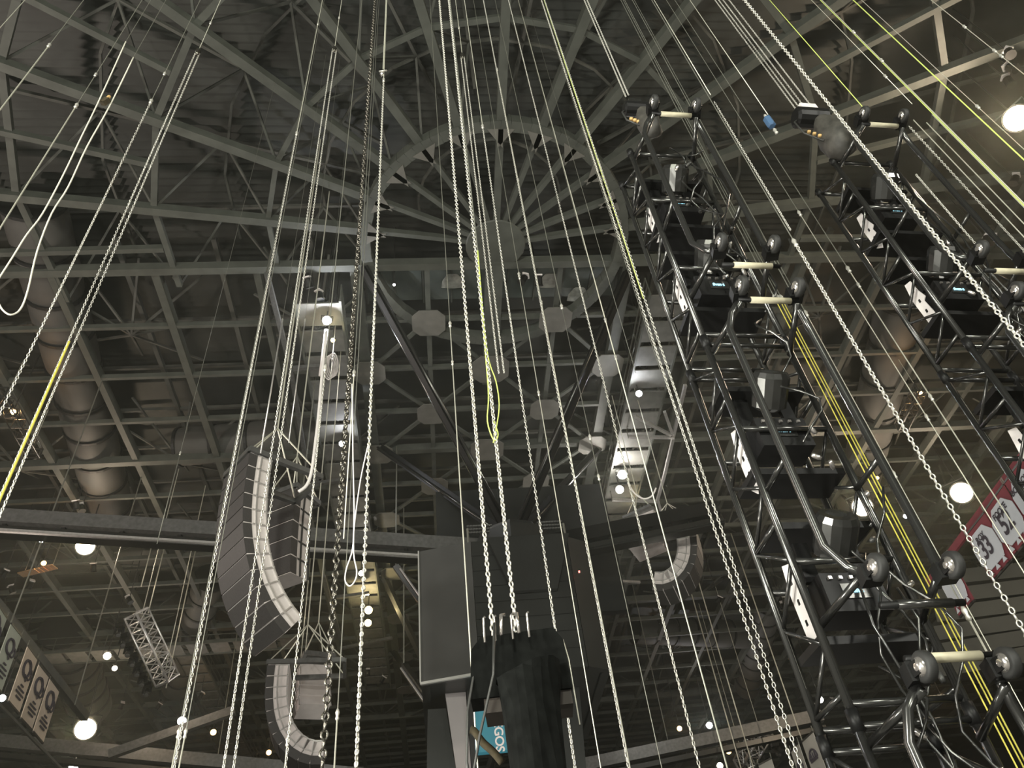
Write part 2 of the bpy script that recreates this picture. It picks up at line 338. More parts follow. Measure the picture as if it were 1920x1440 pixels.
# second frame further on, only its wings show along the bottom edge
def far_wing():
    t = thing('suspension_frame', 'far suspension frame whose grey wing beams cross the bottom edge of the view', 'frame', A(2, 40, ZL))
    c = Vector(aty(905, 1475, 34)); l = Vector(aty(-30, 1388, 30)); r = Vector(aty(1540, 1342, 30))
    for e in (l, r):
        MB().bar(c, e, .6, .75).obj('wing_beam', M['arm'], t); MB().bar(c-EZ*.8, e-EZ*.8, .5, .3).obj('wing_rail', M['blk'], t)
        f = c.lerp(e, .55); MB().tube([f, Vector((f.x, f.y, ZL))], .03, 6).obj('wing_hanger', M['dwire'], t)
    for (x, y) in ((-.9, -6), (.9, -6), (-.9, 6), (.9, 6)): MB().bar(c, c+EX*x*7+EY*y+EZ*(ZL-c.z), .34).obj('strut', M['blk'], t)
    # lower left branch seen in front of the big warm flood
    a = Vector(aty(205, 1415, 28)); d = Vector(aty(440, 1332, 28)); MB().bar(a, d, .4, .5).obj('wing_beam', M['arm'], t)
far_wing()
# extra struts of the frame's lower tier
t = thing('tie_strut', 'thin black tie strut leaning left of the grey screen box', 'strut', aty(742, 1062, 14))
MB().bar(aty(742, 1062, 14), aty(905, 1290, 14), .25, .3).obj('strut_bar', M['blk'], t); MB().tube([aty(750, 1066, 13.8), aty(912, 1294, 13.8)], .05, 8).obj('strut_flange', M['alu'], t)
q = aty(742, 1062, 14); MB().tube([q, Vector((q.x, q.y, ZL))], .04, 6).obj('hanger_rod', M['dwire'], t)
t = thing('tie_strut', 'black tie strut with a bright lower end meeting the dark panel below the screen box', 'strut', aty(757, 1250, 20))
MB().bar(aty(757, 1250, 20), aty(826, 1345, 16), .35, .4).obj('strut_bar', M['blk'], t); MB().tube([aty(752, 1253, 19.8), aty(818, 1346, 15.8)], .06, 8).obj('strut_flange', M['alu'], t)
q = aty(757, 1250, 20); MB().tube([q, Vector((q.x, q.y, ZL))], .04, 6).obj('hanger_rod', M['dwire'], t)
# ------------------------------------------------------------------ scoreboard
sb = thing('scoreboard', 'large hanging scoreboard with blank grey screens and a teal sign band beneath', 'scoreboard', A(hx, hy, hz-1))
def quad(name, pts, th, m, parent, off=None):      # slab from four world corners, thickened away from the viewer
    pts = [Vector(p) for p in pts]; n = off if off is not None else EY*th
    MBx = MB(); MBx.add(pts+[p+n for p in pts], [(0, 1, 2, 3), (7, 6, 5, 4), (0, 4, 5, 1), (1, 5, 6, 2), (2, 6, 7, 3), (3, 7, 4, 0)]); return MBx.obj(name, M[m] if isinstance(m, str) else m, parent)
FY = 6.4
c0 = aty(789, 1000, FY); c1 = aty(790, 1281, FY); c2 = aty(1152, 1290, FY)
zb = c1.z; zt = aty(789, 1034, FY).z
def V(x, y, z): return A(x, y, z)
xa = loc(c1)[0]; xb = loc(c2)[0]; xm = xa + (xb-xa)*.30
# lower box: left panel, centre panel, right panel around a folded front
quad('screen_panel', [V(xa, FY, zb), V(xm, FY-.5, zb), V(xm, FY-.5, zt), V(xa, FY, zt)], .3, 'scr', sb)  # left face in a paler screen colour that carries the light on it
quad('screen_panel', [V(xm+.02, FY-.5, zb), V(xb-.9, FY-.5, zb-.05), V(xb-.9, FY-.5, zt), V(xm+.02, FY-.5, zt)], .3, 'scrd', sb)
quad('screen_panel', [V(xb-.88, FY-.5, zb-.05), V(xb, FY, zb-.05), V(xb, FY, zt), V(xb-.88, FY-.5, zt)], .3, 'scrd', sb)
quad('side_panel', [V(xa, FY+.3, zb), V(xa, FY+7, zb), V(xa, FY+7, zt), V(xa, FY+.3, zt)], .3, 'scrd', sb, EX*.3)
quad('side_panel', [V(xb, FY+.3, zb), V(xb, FY+7, zb), V(xb, FY+7, zt), V(xb, FY+.3, zt)], .3, 'scrd', sb, -EX*.3)
quad('bottom_panel', [V(xa+.3, FY+.1, zb+.1), V(xb-.3, FY+.1, zb+.1), V(xb-.3, FY+7, zb+.1), V(xa+.3, FY+7, zb+.1)], .1, 'scrd', sb, EZ*.15)
MB().bar(V(xa-.03, FY-.05, zb-.04), V(xm, FY-.55, zb-.04), .09, .09).obj('edge_trim', M['trim'], sb)
MB().bar(V(xa-.03, FY-.03, zb), V(xa-.03, FY-.03, zt), .05, .05).obj('edge_trim', M['trim'], sb)
for i in range(1, 8):
    z = zb+(zt-zb)*i/8
    MB().bar(V(xm, FY-.53, z), V(xb-.9, FY-.53, z), .012).obj('panel_seam', M['blkm'], sb)
# inverted wedge fascia in the middle
quad('wedge_fascia', [V(hx-.5, FY-.75, zt-2.4), V(hx+1.2, FY-.75, zt-2.4), V(hx+2.0, FY-.75, zt), V(hx-1.3, FY-.75, zt)], .2, 'scrd', sb)
# upper back screen rising behind the struts
u0 = aty(820, 1020, 10.5); u1 = aty(822, 922, 10.5); u2 = aty(1118, 912, 10.5)
quad('upper_housing', [V(loc(u0)[0], 10.5, zt-1), V(loc(u2)[0]+.3, 10.5, zt-1), V(loc(u2)[0]+.3, 10.5, u1.z), V(loc(u0)[0], 10.5, u1.z)], .4, 'scrd', sb)
quad('upper_screen', [V(loc(u0)[0]+3.0, 10.3, zt-1), V(loc(u2)[0]-2.0, 10.3, zt-1), V(loc(u2)[0]-2.0, 10.3, u1.z-.15), V(loc(u0)[0]+3.0, 10.3, u1.z-.15)], .1, 'scrd', sb)
MB().box(aty(1086, 1072, FY-.62), .03, .03, .03).obj('status_light', EM['red'], sb)
# columns under the box
TY = 8.0
def tq(name, corners, m, yy=TY, th=.3): return quad(name, [aty(x, y, yy) for x, y in corners], th, m, sb)
tq('side_column', [(857, 1452), (884, 1452), (872, 1282), (832, 1282)], 'pink', 7.7)  # lit side of the column, its light put into the paler colour
tq('dark_column', [(800, 1452), (856, 1452), (836, 1328), (802, 1330)], 'scrd', 8.3)
tq('edge_column', [(885, 1452), (893, 1452), (886, 1280), (874, 1280)], 'dband', 7.6)
tq('sign_panel', [(884, 1412), (1036, 1398), (1062, 1275), (880, 1275)], 'teal', TY)
tq('sign_stripe', [(905, 1303), (938, 1326), (940, 1312), (915, 1303)], 'tealw', TY-.06, .04)
tq('side_panel', [(1040, 1452), (1100, 1452), (1085, 1275), (1064, 1275)], 'scrd', TY)
tp = aty(934, 1367, TY-.06); tu = (aty(936, 1340, TY-.06)-aty(936, 1388, TY-.06)).normalized()
T = Matrix.Translation(tp) @ Matrix((-tu, EX, EX.cross(tu)*-1)).transposed().to_4x4()
T = Matrix.Translation(tp) @ Matrix((EZ*-1, EX, (EZ*-1).cross(EX))).transposed().to_4x4()
text_mesh('FUEGOS', .44, M['tealw'], T, sb, 'sign_lettering')
for p in (A(hx-2, hy-1.5, 0), A(hx+2, hy-1.5, 0)): MB().tube([Vector((p.x, p.y, zt)), Vector((p.x, p.y, hz-.3))], .05, 6).obj('hanger_rod', M['dwire'], sb)
# ------------------------------------------------------------------ air ducts
def duct(label, p, q, r, lit=True, n=7):
    t = thing('air_duct', label, 'duct', p); d = (q-p)
    L = d.length; d = d/L
    for i in range(n):
        a = p+d*(L*i/n); bb = L/n
        MB().lathe(a, d, [(0, r*.96), (bb*.08, r), (bb*.5, r*1.02), (bb*.92, r), (bb*.995, r*.96)], 24).obj('duct_section', M['duct'], t, True)
        MB().lathe(a-d*.09, d, [(0, r*1.0), (.0, r*1.06), (.16, r*1.06), (.16, r*1.0)], 24).obj('duct_band', M['dband'], t)
    for f in (.1, .5, .9):
        a = p+d*L*f; MB().tube([a+EZ*r, a+EZ*(ZL+.1-a.z)], .02, 5).obj('duct_hanger', M['dwire'], t)
duct('long sagging round duct banded in black behind the left rafters', atz(62, 380, 31.2), atz(215, 985, 31.2), 1.25, n=10)
duct('short cross duct with a pale end under the left roof field', atz(338, 838, 31.2), atz(600, 815, 31.2), 1.1, n=4)
duct('lower left banded duct beside the silver lighting truss', atz(395, 1085, 31), atz(330, 1290, 29.5), 1.1, n=8)
duct('far left round duct above the hanging banners', atz(120, 1180, 30.5), atz(170, 1330, 29), 1.6, n=7)
duct('right round duct behind the two black truss towers', atz(1690, 560, 31.2), atz(1590, 1000, 31.2), 1.25, n=8)
duct('far right cross duct low behind the cables', atz(1190, 1180, 31), atz(1400, 1190, 31), 1.2, n=6)
duct('distant round duct over the lower right banners', atz(1440, 1130, 31), atz(1400, 1290, 30), 1.2, n=8)
# ------------------------------------------------------------------ flood lamps
def flood(px, py, z, size, kind, watts, label, tower=True, d=None, drop=True):
    p = atz(px, py, z) if d is None else atd(px, py, d); size *= .62; watts *= .36
    t = thing('flood_lamp', label, 'lamp', p); to = (Vector((0, 0, CAMZ))-p).normalized()
    aim = (to*.95 + Vector((0, 0, -.2))).normalized(); r = size
    MB().lathe(p-aim*r*1.1, aim, [(0, r*.35), (r*.15, r*.55), (r*.8, r*.95), (r*1.02, r*1.06), (r*1.06, r*1.06), (r*1.06, r*.96)], 18).obj('reflector_housing', M['dirt'], t, False)
    b = MB(); b.lathe(p, aim, [(-.02, r*.93), (r*.10, r*.90), (r*.24, r*.62), (r*.30, r*.2)], 20); b.obj('lens', EM[kind], t, True)
    x = aim.cross(EZ).normalized(); y = (p-aim*r*.4)
    MB().tube([y+x*r*1.15, y+x*r*1.2+EZ*r*1.3, y-x*r*1.2+EZ*r*1.3, y-x*r*1.15], r*.07+.01, 6).obj('yoke', M['dirt'], t)
    top = y+EZ*r*1.3
    if drop: MB().tube([top, Vector((top.x, top.y, roofz(top.x, top.y)))], .035, 6).obj('stem', M['dirt'], t)
    if watts: 
        l = lamp('flood_light', p+aim*(r*.5), watts, EMC[kind], r*.5); l.parent = t; l.matrix_parent_inverse = parent_inv(t)
    return t
EMC = dict(warm=(1, .80, .58), cool=(.93, .95, 1), amber=(1, .55, .22), yellow=(1, .8, .4), white=(1, .95, .88))
flood(1908, 222, 27, .80, 'warm', 9000, 'very bright warm flood at the right edge of the view, highest of the floods')
flood(1803, 924, 27, 1.06, 'warm', 3600, 'bright warm flood lamp left of the red and white jersey banners')
flood(1617, 950, 27, 1.0, 'warm', 3600, 'bright warm flood lamp seen between the tubes of the nearest truss tower')
flood(160, 1024, 27, .82, 'warm', 3200, 'large warm flood lamp above the far left cross catwalk')
flood(160, 1367, 24, 1.15, 'warm', 3200, 'large warm flood lamp low on the left, right of the beige banners')
flood(613, 601, 28, .34, 'cool', 2600, 'cool white flood under the left catwalk, brightest of that row')
flood(624, 638, 28, .17, 'yellow', 300, 'small yellow lamp just below the bright cool flood of the left catwalk')
flood(641, 832, 28, .26, 'cool', 700, 'small cool lamp half hidden by the big dark chain')
flood(1198, 738, 28, .28, 'cool', 900, 'small cool lamp on the right catwalk, alone above the white angle bracket')
flood(1167, 890, 28, .46, 'white', 2600, 'upper of the two round white lamps on the right catwalk')
flood(1162, 918, 27.6, .40, 'white', 1800, 'lower of the two round white lamps on the right catwalk')
flood(1140, 1027, 26, .34, 'white', 900, 'white lamp just under the right wing beam')
flood(677, 1075, 27.5, .28, 'white', 700, 'white lamp right of the hanging rope loop')
flood(691, 1144, 27.5, .46, 'yellow', 1500, 'upper lamp of the glaring yellowish pair below the rope loop')
flood(690, 1168, 27.2, .42, 'yellow', 900, 'lower lamp of the glaring yellowish pair below the rope loop')
flood(1205, 957, 28, .16, 'yellow', 250, 'tiny yellow lamp above the right speaker array')
flood(341, 1352, 24, .50, 'cool', 900, 'cool white lamp at the foot of the silver lighting truss')
flood(201, 1230, 26, .40, 'warm', 500, 'small pinkish lamp above another, left of the silver lighting truss')
flood(215, 1253, 26, .28, 'warm', 300, 'small amber lamp just under the small pinkish one')
flood(78, 1013, 27, .22, 'cool', 300, 'tiny cool lamp near the left end of the wing beam')
flood(82, 1056, 27, .24, 'amber', 500, 'amber lamp on the lit grating at the far left')
flood(24, 772, 28, .24, 'amber', 500, 'amber lamp on the lattice at the left edge')
flood(1725, 736, 28, .22, 'amber', 600, 'amber lamp on the lattice between the two truss towers')
flood(1645, 896, 28, .18, 'amber', 300, 'amber lamp just above the warm flood between the tower tubes')
flood(1274, 1366, 25, .38, 'amber', 400, 'left amber lamp of the bottom right pair')
flood(1330, 1360, 25, .46, 'cool', 2600, 'cool white lamp beside the right amber lamp at the bottom')
flood(1366, 1409, 24, .42, 'amber', 300, 'amber lamp left of the lower right silver truss')
flood(400, 1373, 25, .38, 'amber', 400, 'amber lamp right of the cool lamp near the bottom left')
flood(504, 1411, 24, .34, 'amber', 300, 'amber lamp low beneath the lower speaker array')
flood(4, 1309, 24, .36, 'cool', 300, 'cool lamp at the left edge behind the banners')
flood(138, 1437, 22, .5, 'cool', 200, 'cool lamp cut by the bottom left edge')
flood(1538, 1312, 24, .42, 'white', 500, 'white lamp seen through the lattice of the nearest tower')
flood(1766, 1307, 22, .26, 'amber', 300, 'amber lamp behind the lowest caster of the nearest tower')
flood(1698, 968, 26, .22, 'cool', 300, 'narrow cool lamp between the yellow ropes and the tower tube')
flood(1350, 1436, 24, .5, 'warm', 200, 'warm lamp cut by the bottom edge beside the lower right silver truss')
flood(739, 534, 29, .10, 'cool', 0, 'tiny bluish lamp on the stained ceiling panels')
# small spotlights lining the catwalks
def spot_fixture(p, aim, label):
    t = thing('spot_fixture', label, 'spotlight', p, 'white backed spot fixtures on the roof steel'); aim = aim.normalized()
    MB().lathe(p, aim, [(0, .10), (.05, .16), (.38, .17), (.42, .20), (.44, .20)], 10).obj('barrel', M['blkm'], t)
    MB().box(p-aim*.06, .15, .15, .03, aim.to_track_quat('Z', 'Y').to_matrix()).obj('back_plate', M['white'], t)
    q = p+aim*.2; MB().tube([q, Vector((q.x, q.y, roofz(q.x, q.y)))], .03, 5).obj('hook', M['dirt'], t)
SPOTS = [(576, 522), (598, 548), (607, 566), (628, 746), (634, 770), (640, 788), (1240, 574), (1218, 640), (1216, 655), (1210, 676), (1207, 688), (1178, 839), (1192, 842), (1180, 862), (1192, 868), (142, 940), (152, 947), (175, 1058), (60, 1090), (20, 1100), (12, 1070), (240, 1120), (1890, 95), (1888, 125), (1886, 146), (1905, 330), (1850, 445), (1862, 443), (1560, 1310), (1508, 1345), (1526, 1320), (1130, 1090), (1126, 1068), (1122, 1110), (1470, 1120), (1466, 1130), (430, 1020), (690, 1255), (720, 1270), (230, 1318), (300, 1320), (380, 1300), (1010, 518), (985, 518), (1430, 1250), (1350, 1120)]
def where(x, y):
    for nm, (a, b_, c_, d_) in (('beside the cool flood of the left catwalk', (560, 500, 620, 600)), ('under the left catwalk below the drop tube', (620, 700, 660, 800)), ('under the right catwalk above the lone cool lamp', (1200, 560, 1250, 700)),
        ('under the right catwalk above the round white lamps', (1170, 830, 1200, 880)), ('above the left end of the wing beam', (130, 930, 160, 960)), ('at the far left below the wing beam', (0, 1040, 260, 1130)), ('near the brightest flood at the right edge', (1840, 80, 1920, 460)),
        ('behind the lattice of the nearest tower base', (1500, 1300, 1570, 1350)), ('on the steel right of the screen box', (1110, 1060, 1140, 1120)), ('behind the left tubes of the nearest tower', (1340, 1110, 1480, 1260)), ('under the stained ceiling panels', (980, 510, 1020, 525)), ('below the yellowish lamps left of the screen box', (680, 1240, 730, 1280)), ('low on the left around the cool lamp', (225, 1290, 400, 1325))):
        if a <= x <= c_ and b_ <= y <= d_: return nm
    return 'between the nearest array and the silver truss'
spot_sets = {}
for q in sorted(SPOTS, key=lambda q: q[1]): spot_sets.setdefault(where(*q), []).append(q)
ORD = ['topmost', 'second from the top', 'third from the top', 'fourth from the top', 'fifth from the top', 'sixth from the top', 'seventh from the top', 'eighth from the top']
for nm, qs in spot_sets.items():
    for i, (x, y) in enumerate(qs):
        spot_fixture(atz(x, y, 29.2 if y < 1000 else 27.5), Vector((random.uniform(-.6, .6), random.uniform(-.2, .8), -.7)), '%sspot fixture %s' % (ORD[i]+' ' if len(qs) > 1 else 'white backed ', nm))
# glowing lattice bits
def lattice(label, p, q, w, m, n, cat='truss', name='lattice_truss', alu=None):
    p = Vector(p); q = Vector(q); d = (q-p).normalized(); x = d.cross(EZ).normalized(); y = x.cross(d).normalized()
    t = thing(name, label, cat, p); c = [(x*a+y*b)*w/2 for a, b in ((-1, -1), (1, -1), (1, 1), (-1, 1))]; r = .028*w/.5
    for k in c: MB().tube([p+k, q+k], r, 8).obj('chord', M[m], t, True)
    for f in range(4):
        k0, k1 = c[f], c[(f+1) % 4]
        for i in range(n):
            a = p.lerp(q, i/n); b2 = p.lerp(q, (i+1)/n); s = (k0, k1) if i % 2 else (k1, k0)
            MB().tube([a+s[0], b2+s[1]], r*.55, 5).obj('lacing', M[m], t)
            MB().tube([a+k0, a+k1], r*.55, 5).obj('lacing', M[m], t)
    for e in (p, q):
        b = MB()
        for f in range(4): b.bar(e+c[f], e+c[(f+1) % 4], w*.16, w*.06)
        b.obj('end_plate', M[m], t)
    for e in (p.lerp(q, .12), p.lerp(q, .9)): MB().tube([e+EZ*w/2, e+EZ*(ZL-e.z)], .02, 5).obj('hanger_wire', M['wire'], t)
    return t
tr = lattice('silver box truss hanging slantwise at the lower left among lamps', atz(256, 1150, 21), atz(314, 1276, 18.5), .78, 'alu', 9)
lattice('silver box truss at the bottom right beside the grey banners', atz(1432, 1368, 19), atz(1392, 1436, 17.8), .95, 'alu', 5)
lattice('small amber lit lattice at the left edge below the duct', atz(0, 735, 27.5), atz(66, 850, 27.5), .55, 'dirt', 6)
lattice('small lattice under the amber lamp between the towers', atz(1728, 725, 27.5), atz(1690, 800, 27.5), .55, 'dirt', 6)
t = thing('lit_grating', 'narrow orange lit grating at the far left under the wing beam', 'grating', atz(90, 1065, 26.6)); 
for i in range(8): 
    a = atz(38, 1078, 26.6).lerp(atz(104, 1062, 26.6), i/8); MB().bar(a, a+(atz(104, 1062, 26.6)-atz(38, 1078, 26.6))*.11, .5, .05).obj('grating_bar', M['orange'], t)  # orange base colour carries the amber lamplight on the bars
for q in (atz(45, 1076, 26.6), atz(98, 1064, 26.6)): MB().tube([q, Vector((q.x, q.y, roofz(q.x, q.y)))], .02, 5).obj('hanger_wire', M['dwire'], t)
# moving heads clustered along the silver truss
def moving_head(p, label, s=1.0, aim=Vector((.3, -.5, -1)), grp=None):
    t = thing('moving_head', label, 'stage light', p, grp); aim = aim.normalized()
    MB().box(p, .22*s, .20*s, .11*s).obj('base_box', M['blkm'], t)
    for k in (-1, 1): MB().bar(p+Vector((k*.19*s, 0, -.1*s)), p+Vector((k*.21*s, 0, -.46*s)), .07*s, .16*s).obj('yoke_arm', M['blkm'], t)
    h = p-EZ*.42*s; hd = MB().lathe(h-aim*.2*s, aim, [(0, .10*s), (.03*s, .15*s), (.3*s, .17*s), (.42*s, .15*s), (.45*s, .14*s)], 12).obj('head', M['blk'], t)
    MB().lathe(h+aim*.25*s, aim, [(0, .125*s), (.02*s, .11*s), (.035*s, .05*s)], 12).obj('front_lens', M['scr'], t)
    return t
for i in range(7):
    p = atz(256, 1150, 21).lerp(atz(316, 1278, 18.5), (i+.5)/7)
    moving_head(p+EX*(-.75)-EZ*.35, 'black moving head left of the slanting silver truss, %s of seven' % ['highest', 'second', 'third', 'middle', 'fifth', 'sixth', 'lowest'][i], .85, grp='moving heads along the lower left silver truss')
for i in range(3):
    p = atz(1432, 1368, 19).lerp(atz(1392, 1436, 17.8), (i+.6)/3)
    moving_head(p+EX*(.9)-EZ*.6, 'black moving head at the bottom right silver truss, %s of three' % ['highest', 'middle', 'lowest'][i], 1.1, grp='moving heads under the bottom right truss')
# ------------------------------------------------------------------ white lit tube frames near the catwalks
def barset(name, label, cat, segs, m, z, w=.16):
    t = thing(name, label, cat, atz(*segs[0][0], z))
    for a, c in segs: MB().bar(atz(*a, z), atz(*c, z), w, w).obj('frame_bar', M[m], t)
    MB().tube([atz(*segs[0][0], z), atz(*segs[0][0], z)+EZ*(ZL-z)], .03, 5).obj('hanger_wire', M['dwire'], t); return t
barset('angle_frame', 'white lit triangular frame beside the right catwalk', 'frame', [((1178, 819), (1262, 820)), ((1262, 820), (1285, 722)), ((1190, 780), (1258, 816)), ((1246, 772), (1260, 812))], 'alu', 28.2)
barset('angle_frame', 'white lit bent frame right of the round white lamps', 'frame', [((1148, 937), (1232, 940)), ((1232, 940), (1246, 890)), ((1246, 890), (1262, 822)), ((1234, 940), (1242, 968))], 'alu', 28.0)
barset('angle_frame', 'pale crossed frame left of the cool flood', 'frame', [((500, 512), (545, 690)), ((545, 690), (585, 935)), ((540, 692), (612, 686)), ((560, 912), (640, 900))], 'arm', 28.4, .2)
barset('angle_frame', 'pale frame below the left speaker array by the yellowish lamps', 'frame', [((607, 1080), (638, 1195)), ((632, 1120), (692, 1112)), ((638, 1216), (735, 1196))], 'arm', 28, .2)
barset('angle_frame', 'short pale bar in front of the tall screen box right side', 'frame', [((1125, 1088), (1200, 1092))], 'alu', 27.4)
# hanging lit tube and coiled cables near cool flood
t = thing('drop_tube', 'glaring white drop tube hanging from the cool flood with coiled cable', 'tube', atz(612, 618, 27.5))
MB().tube([atz(612, 618, 27.6), atz(604, 680, 26.2), atz(601, 705, 25.6)], .09, 8).obj('tube_section', M['white'], t, True)
for k in range(4):
    pts = [atz(616+9*math.sin(a)+3*k, 690+22*math.cos(a)-2*k, 26.2) for a in np.linspace(0, 2*math.pi, 14)]; MB().tube(pts, .03, 5).obj('cable_coil', M['white'], t)
# ------------------------------------------------------------------ line arrays
def line_array(label, apex, fdir, wdir, n, w, h, dep, curve, frame_len, rails=True):
    """boxes hang from apex; fdir = the way the grilles face, wdir = across"""
    t = thing('line_array', label, 'speaker array', apex); f = fdir.normalized(); wd = wdir.normalized()
    p = Vector(apex); ang = 0.0
    cab = MB(); g = MB()
    cab.add([(-dep*.9, 0, -h*.44), (0, 0, -h*.5), (0, 0, h*.5), (-dep*.9, 0, h*.44), (-dep*.9, w, -h*.44), (0, w, -h*.5), (0, w, h*.5), (-dep*.9, w, h*.44)], [(0, 1, 2, 3), (7, 6, 5, 4), (0, 4, 5, 1), (1, 5, 6, 2), (2, 6, 7, 3), (3, 7, 4, 0)])
    g.box((-dep*.13, w/2, 0), dep*.13+.026, w*.505, h*.46)
    rms = []
    for yy in (-.02, w+.02):
        rl = MB(); rl.bar((-dep*.85, yy, -h*.45), (-dep*.85, yy, h*.45), .05, .03); rl.bar((-dep*.45, yy, -h*.47), (-dep*.45, yy, h*.47), .04, .03); rl.bar((-dep*.9, yy, h*.40), (-dep*.32, yy, h*.43), .03, .03); rms.append(rl.mesh('rigging_rail', M['alu' if rails else 'dirt']))
    cm = cab.mesh('speaker_cabinet', M['cab']); gm = g.mesh('grille', M['grille'])
    # frame
    b = MB()
    for yy in (0, w): b.bar(p+wd*yy+f*.05+EZ*.08, p+wd*yy-f*frame_len+EZ*.08, .12, .14)
    b.bar(p+f*.02+EZ*.08, p+wd*w+f*.02+EZ*.08, .1, .14); b.bar(p-f*frame_len+EZ*.08, p+wd*w-f*frame_len+EZ*.08, .1, .14); b.bar(p-f*dep+EZ*.08, p-f*dep+wd*w+EZ*.08, .1, .12); b.obj('bumper_frame', M['arm'], t)
    c = p+wd*w/2-f*frame_len*.45; top = c+EZ*1.6
    for e in (p, p+wd*w, p-f*frame_len, p-f*frame_len+wd*w): MB().tube([e+EZ*.1, top], .02, 5).obj('bridle_sling', M['wire'], t)
    MB().tube([top, Vector((top.x, top.y, ZL))], .022, 5).obj('suspension_wire', M['wire'], t)
    p = p-EZ*h*.5
    for i in range(n):
        ca, sa = math.cos(ang), math.sin(ang)
        z = EZ*ca + f*sa; x = f*ca - EZ*sa
        T = Matrix.Translation(p) @ Matrix((x, wd, z)).transposed().to_4x4()
        o = link('speaker_cabinet', cm, t, T); 
        link('grille', gm, o, T); [link('rigging_rail', rm, o, T) for rm in rms]
        ang2 = curve(i)
        p = p - z*h*.5; ang += ang2; z2 = EZ*math.cos(ang)+f*math.sin(ang); p = p - z2*h*.5
    return t
apx = atd(470, 848, 15.0)
line_array('tall curved speaker array with a dark grille front, nearest on the left', apx, Vector((-.68, -.73, 0)), Vector((-.73, .68, 0)), 12, 1.25, .38, .62, lambda i: math.radians(1.0+.72*i), 1.9)
line_array('smaller dark speaker array hanging behind the tall curved one', atd(556, 915, 17.5), Vector((-.35, -.94, 0)), Vector((-.94, .35, 0)), 5, 1.0, .5, .8, lambda i: math.radians(1.5), 1.0, False)
line_array('white J shaped speaker array at the lower left under its frame', atd(503, 1246, 24.0), Vector((-1, -.25, 0)), Vector((-.25, 1, 0)), 11, 1.2, .36, .72, lambda i: math.radians(2+1.5*i), 2.3)
line_array('short pale speaker cluster tucked inside the lower left J shaped array', atd(556, 1262, 26.5), Vector((-.55, .8, -.3)), Vector((.85, .5, 0)), 4, 1.0, .42, .7, lambda i: math.radians(4), .9)
line_array('bright curved speaker array under the right wing beam', atd(1296, 972, 31), Vector((1, -.28, 0)), Vector((.28, 1, 0)), 10, 1.5, .46, .95, lambda i: math.radians(4+2.0*i), 2.0)
line_array('short bright speaker cluster inside the curve of the right array', atd(1240, 972, 32.5), Vector((.5, .8, -.2)), Vector((-.85, .5, 0)), 4, 1.5, .5, 1.0, lambda i: math.radians(5), .8)
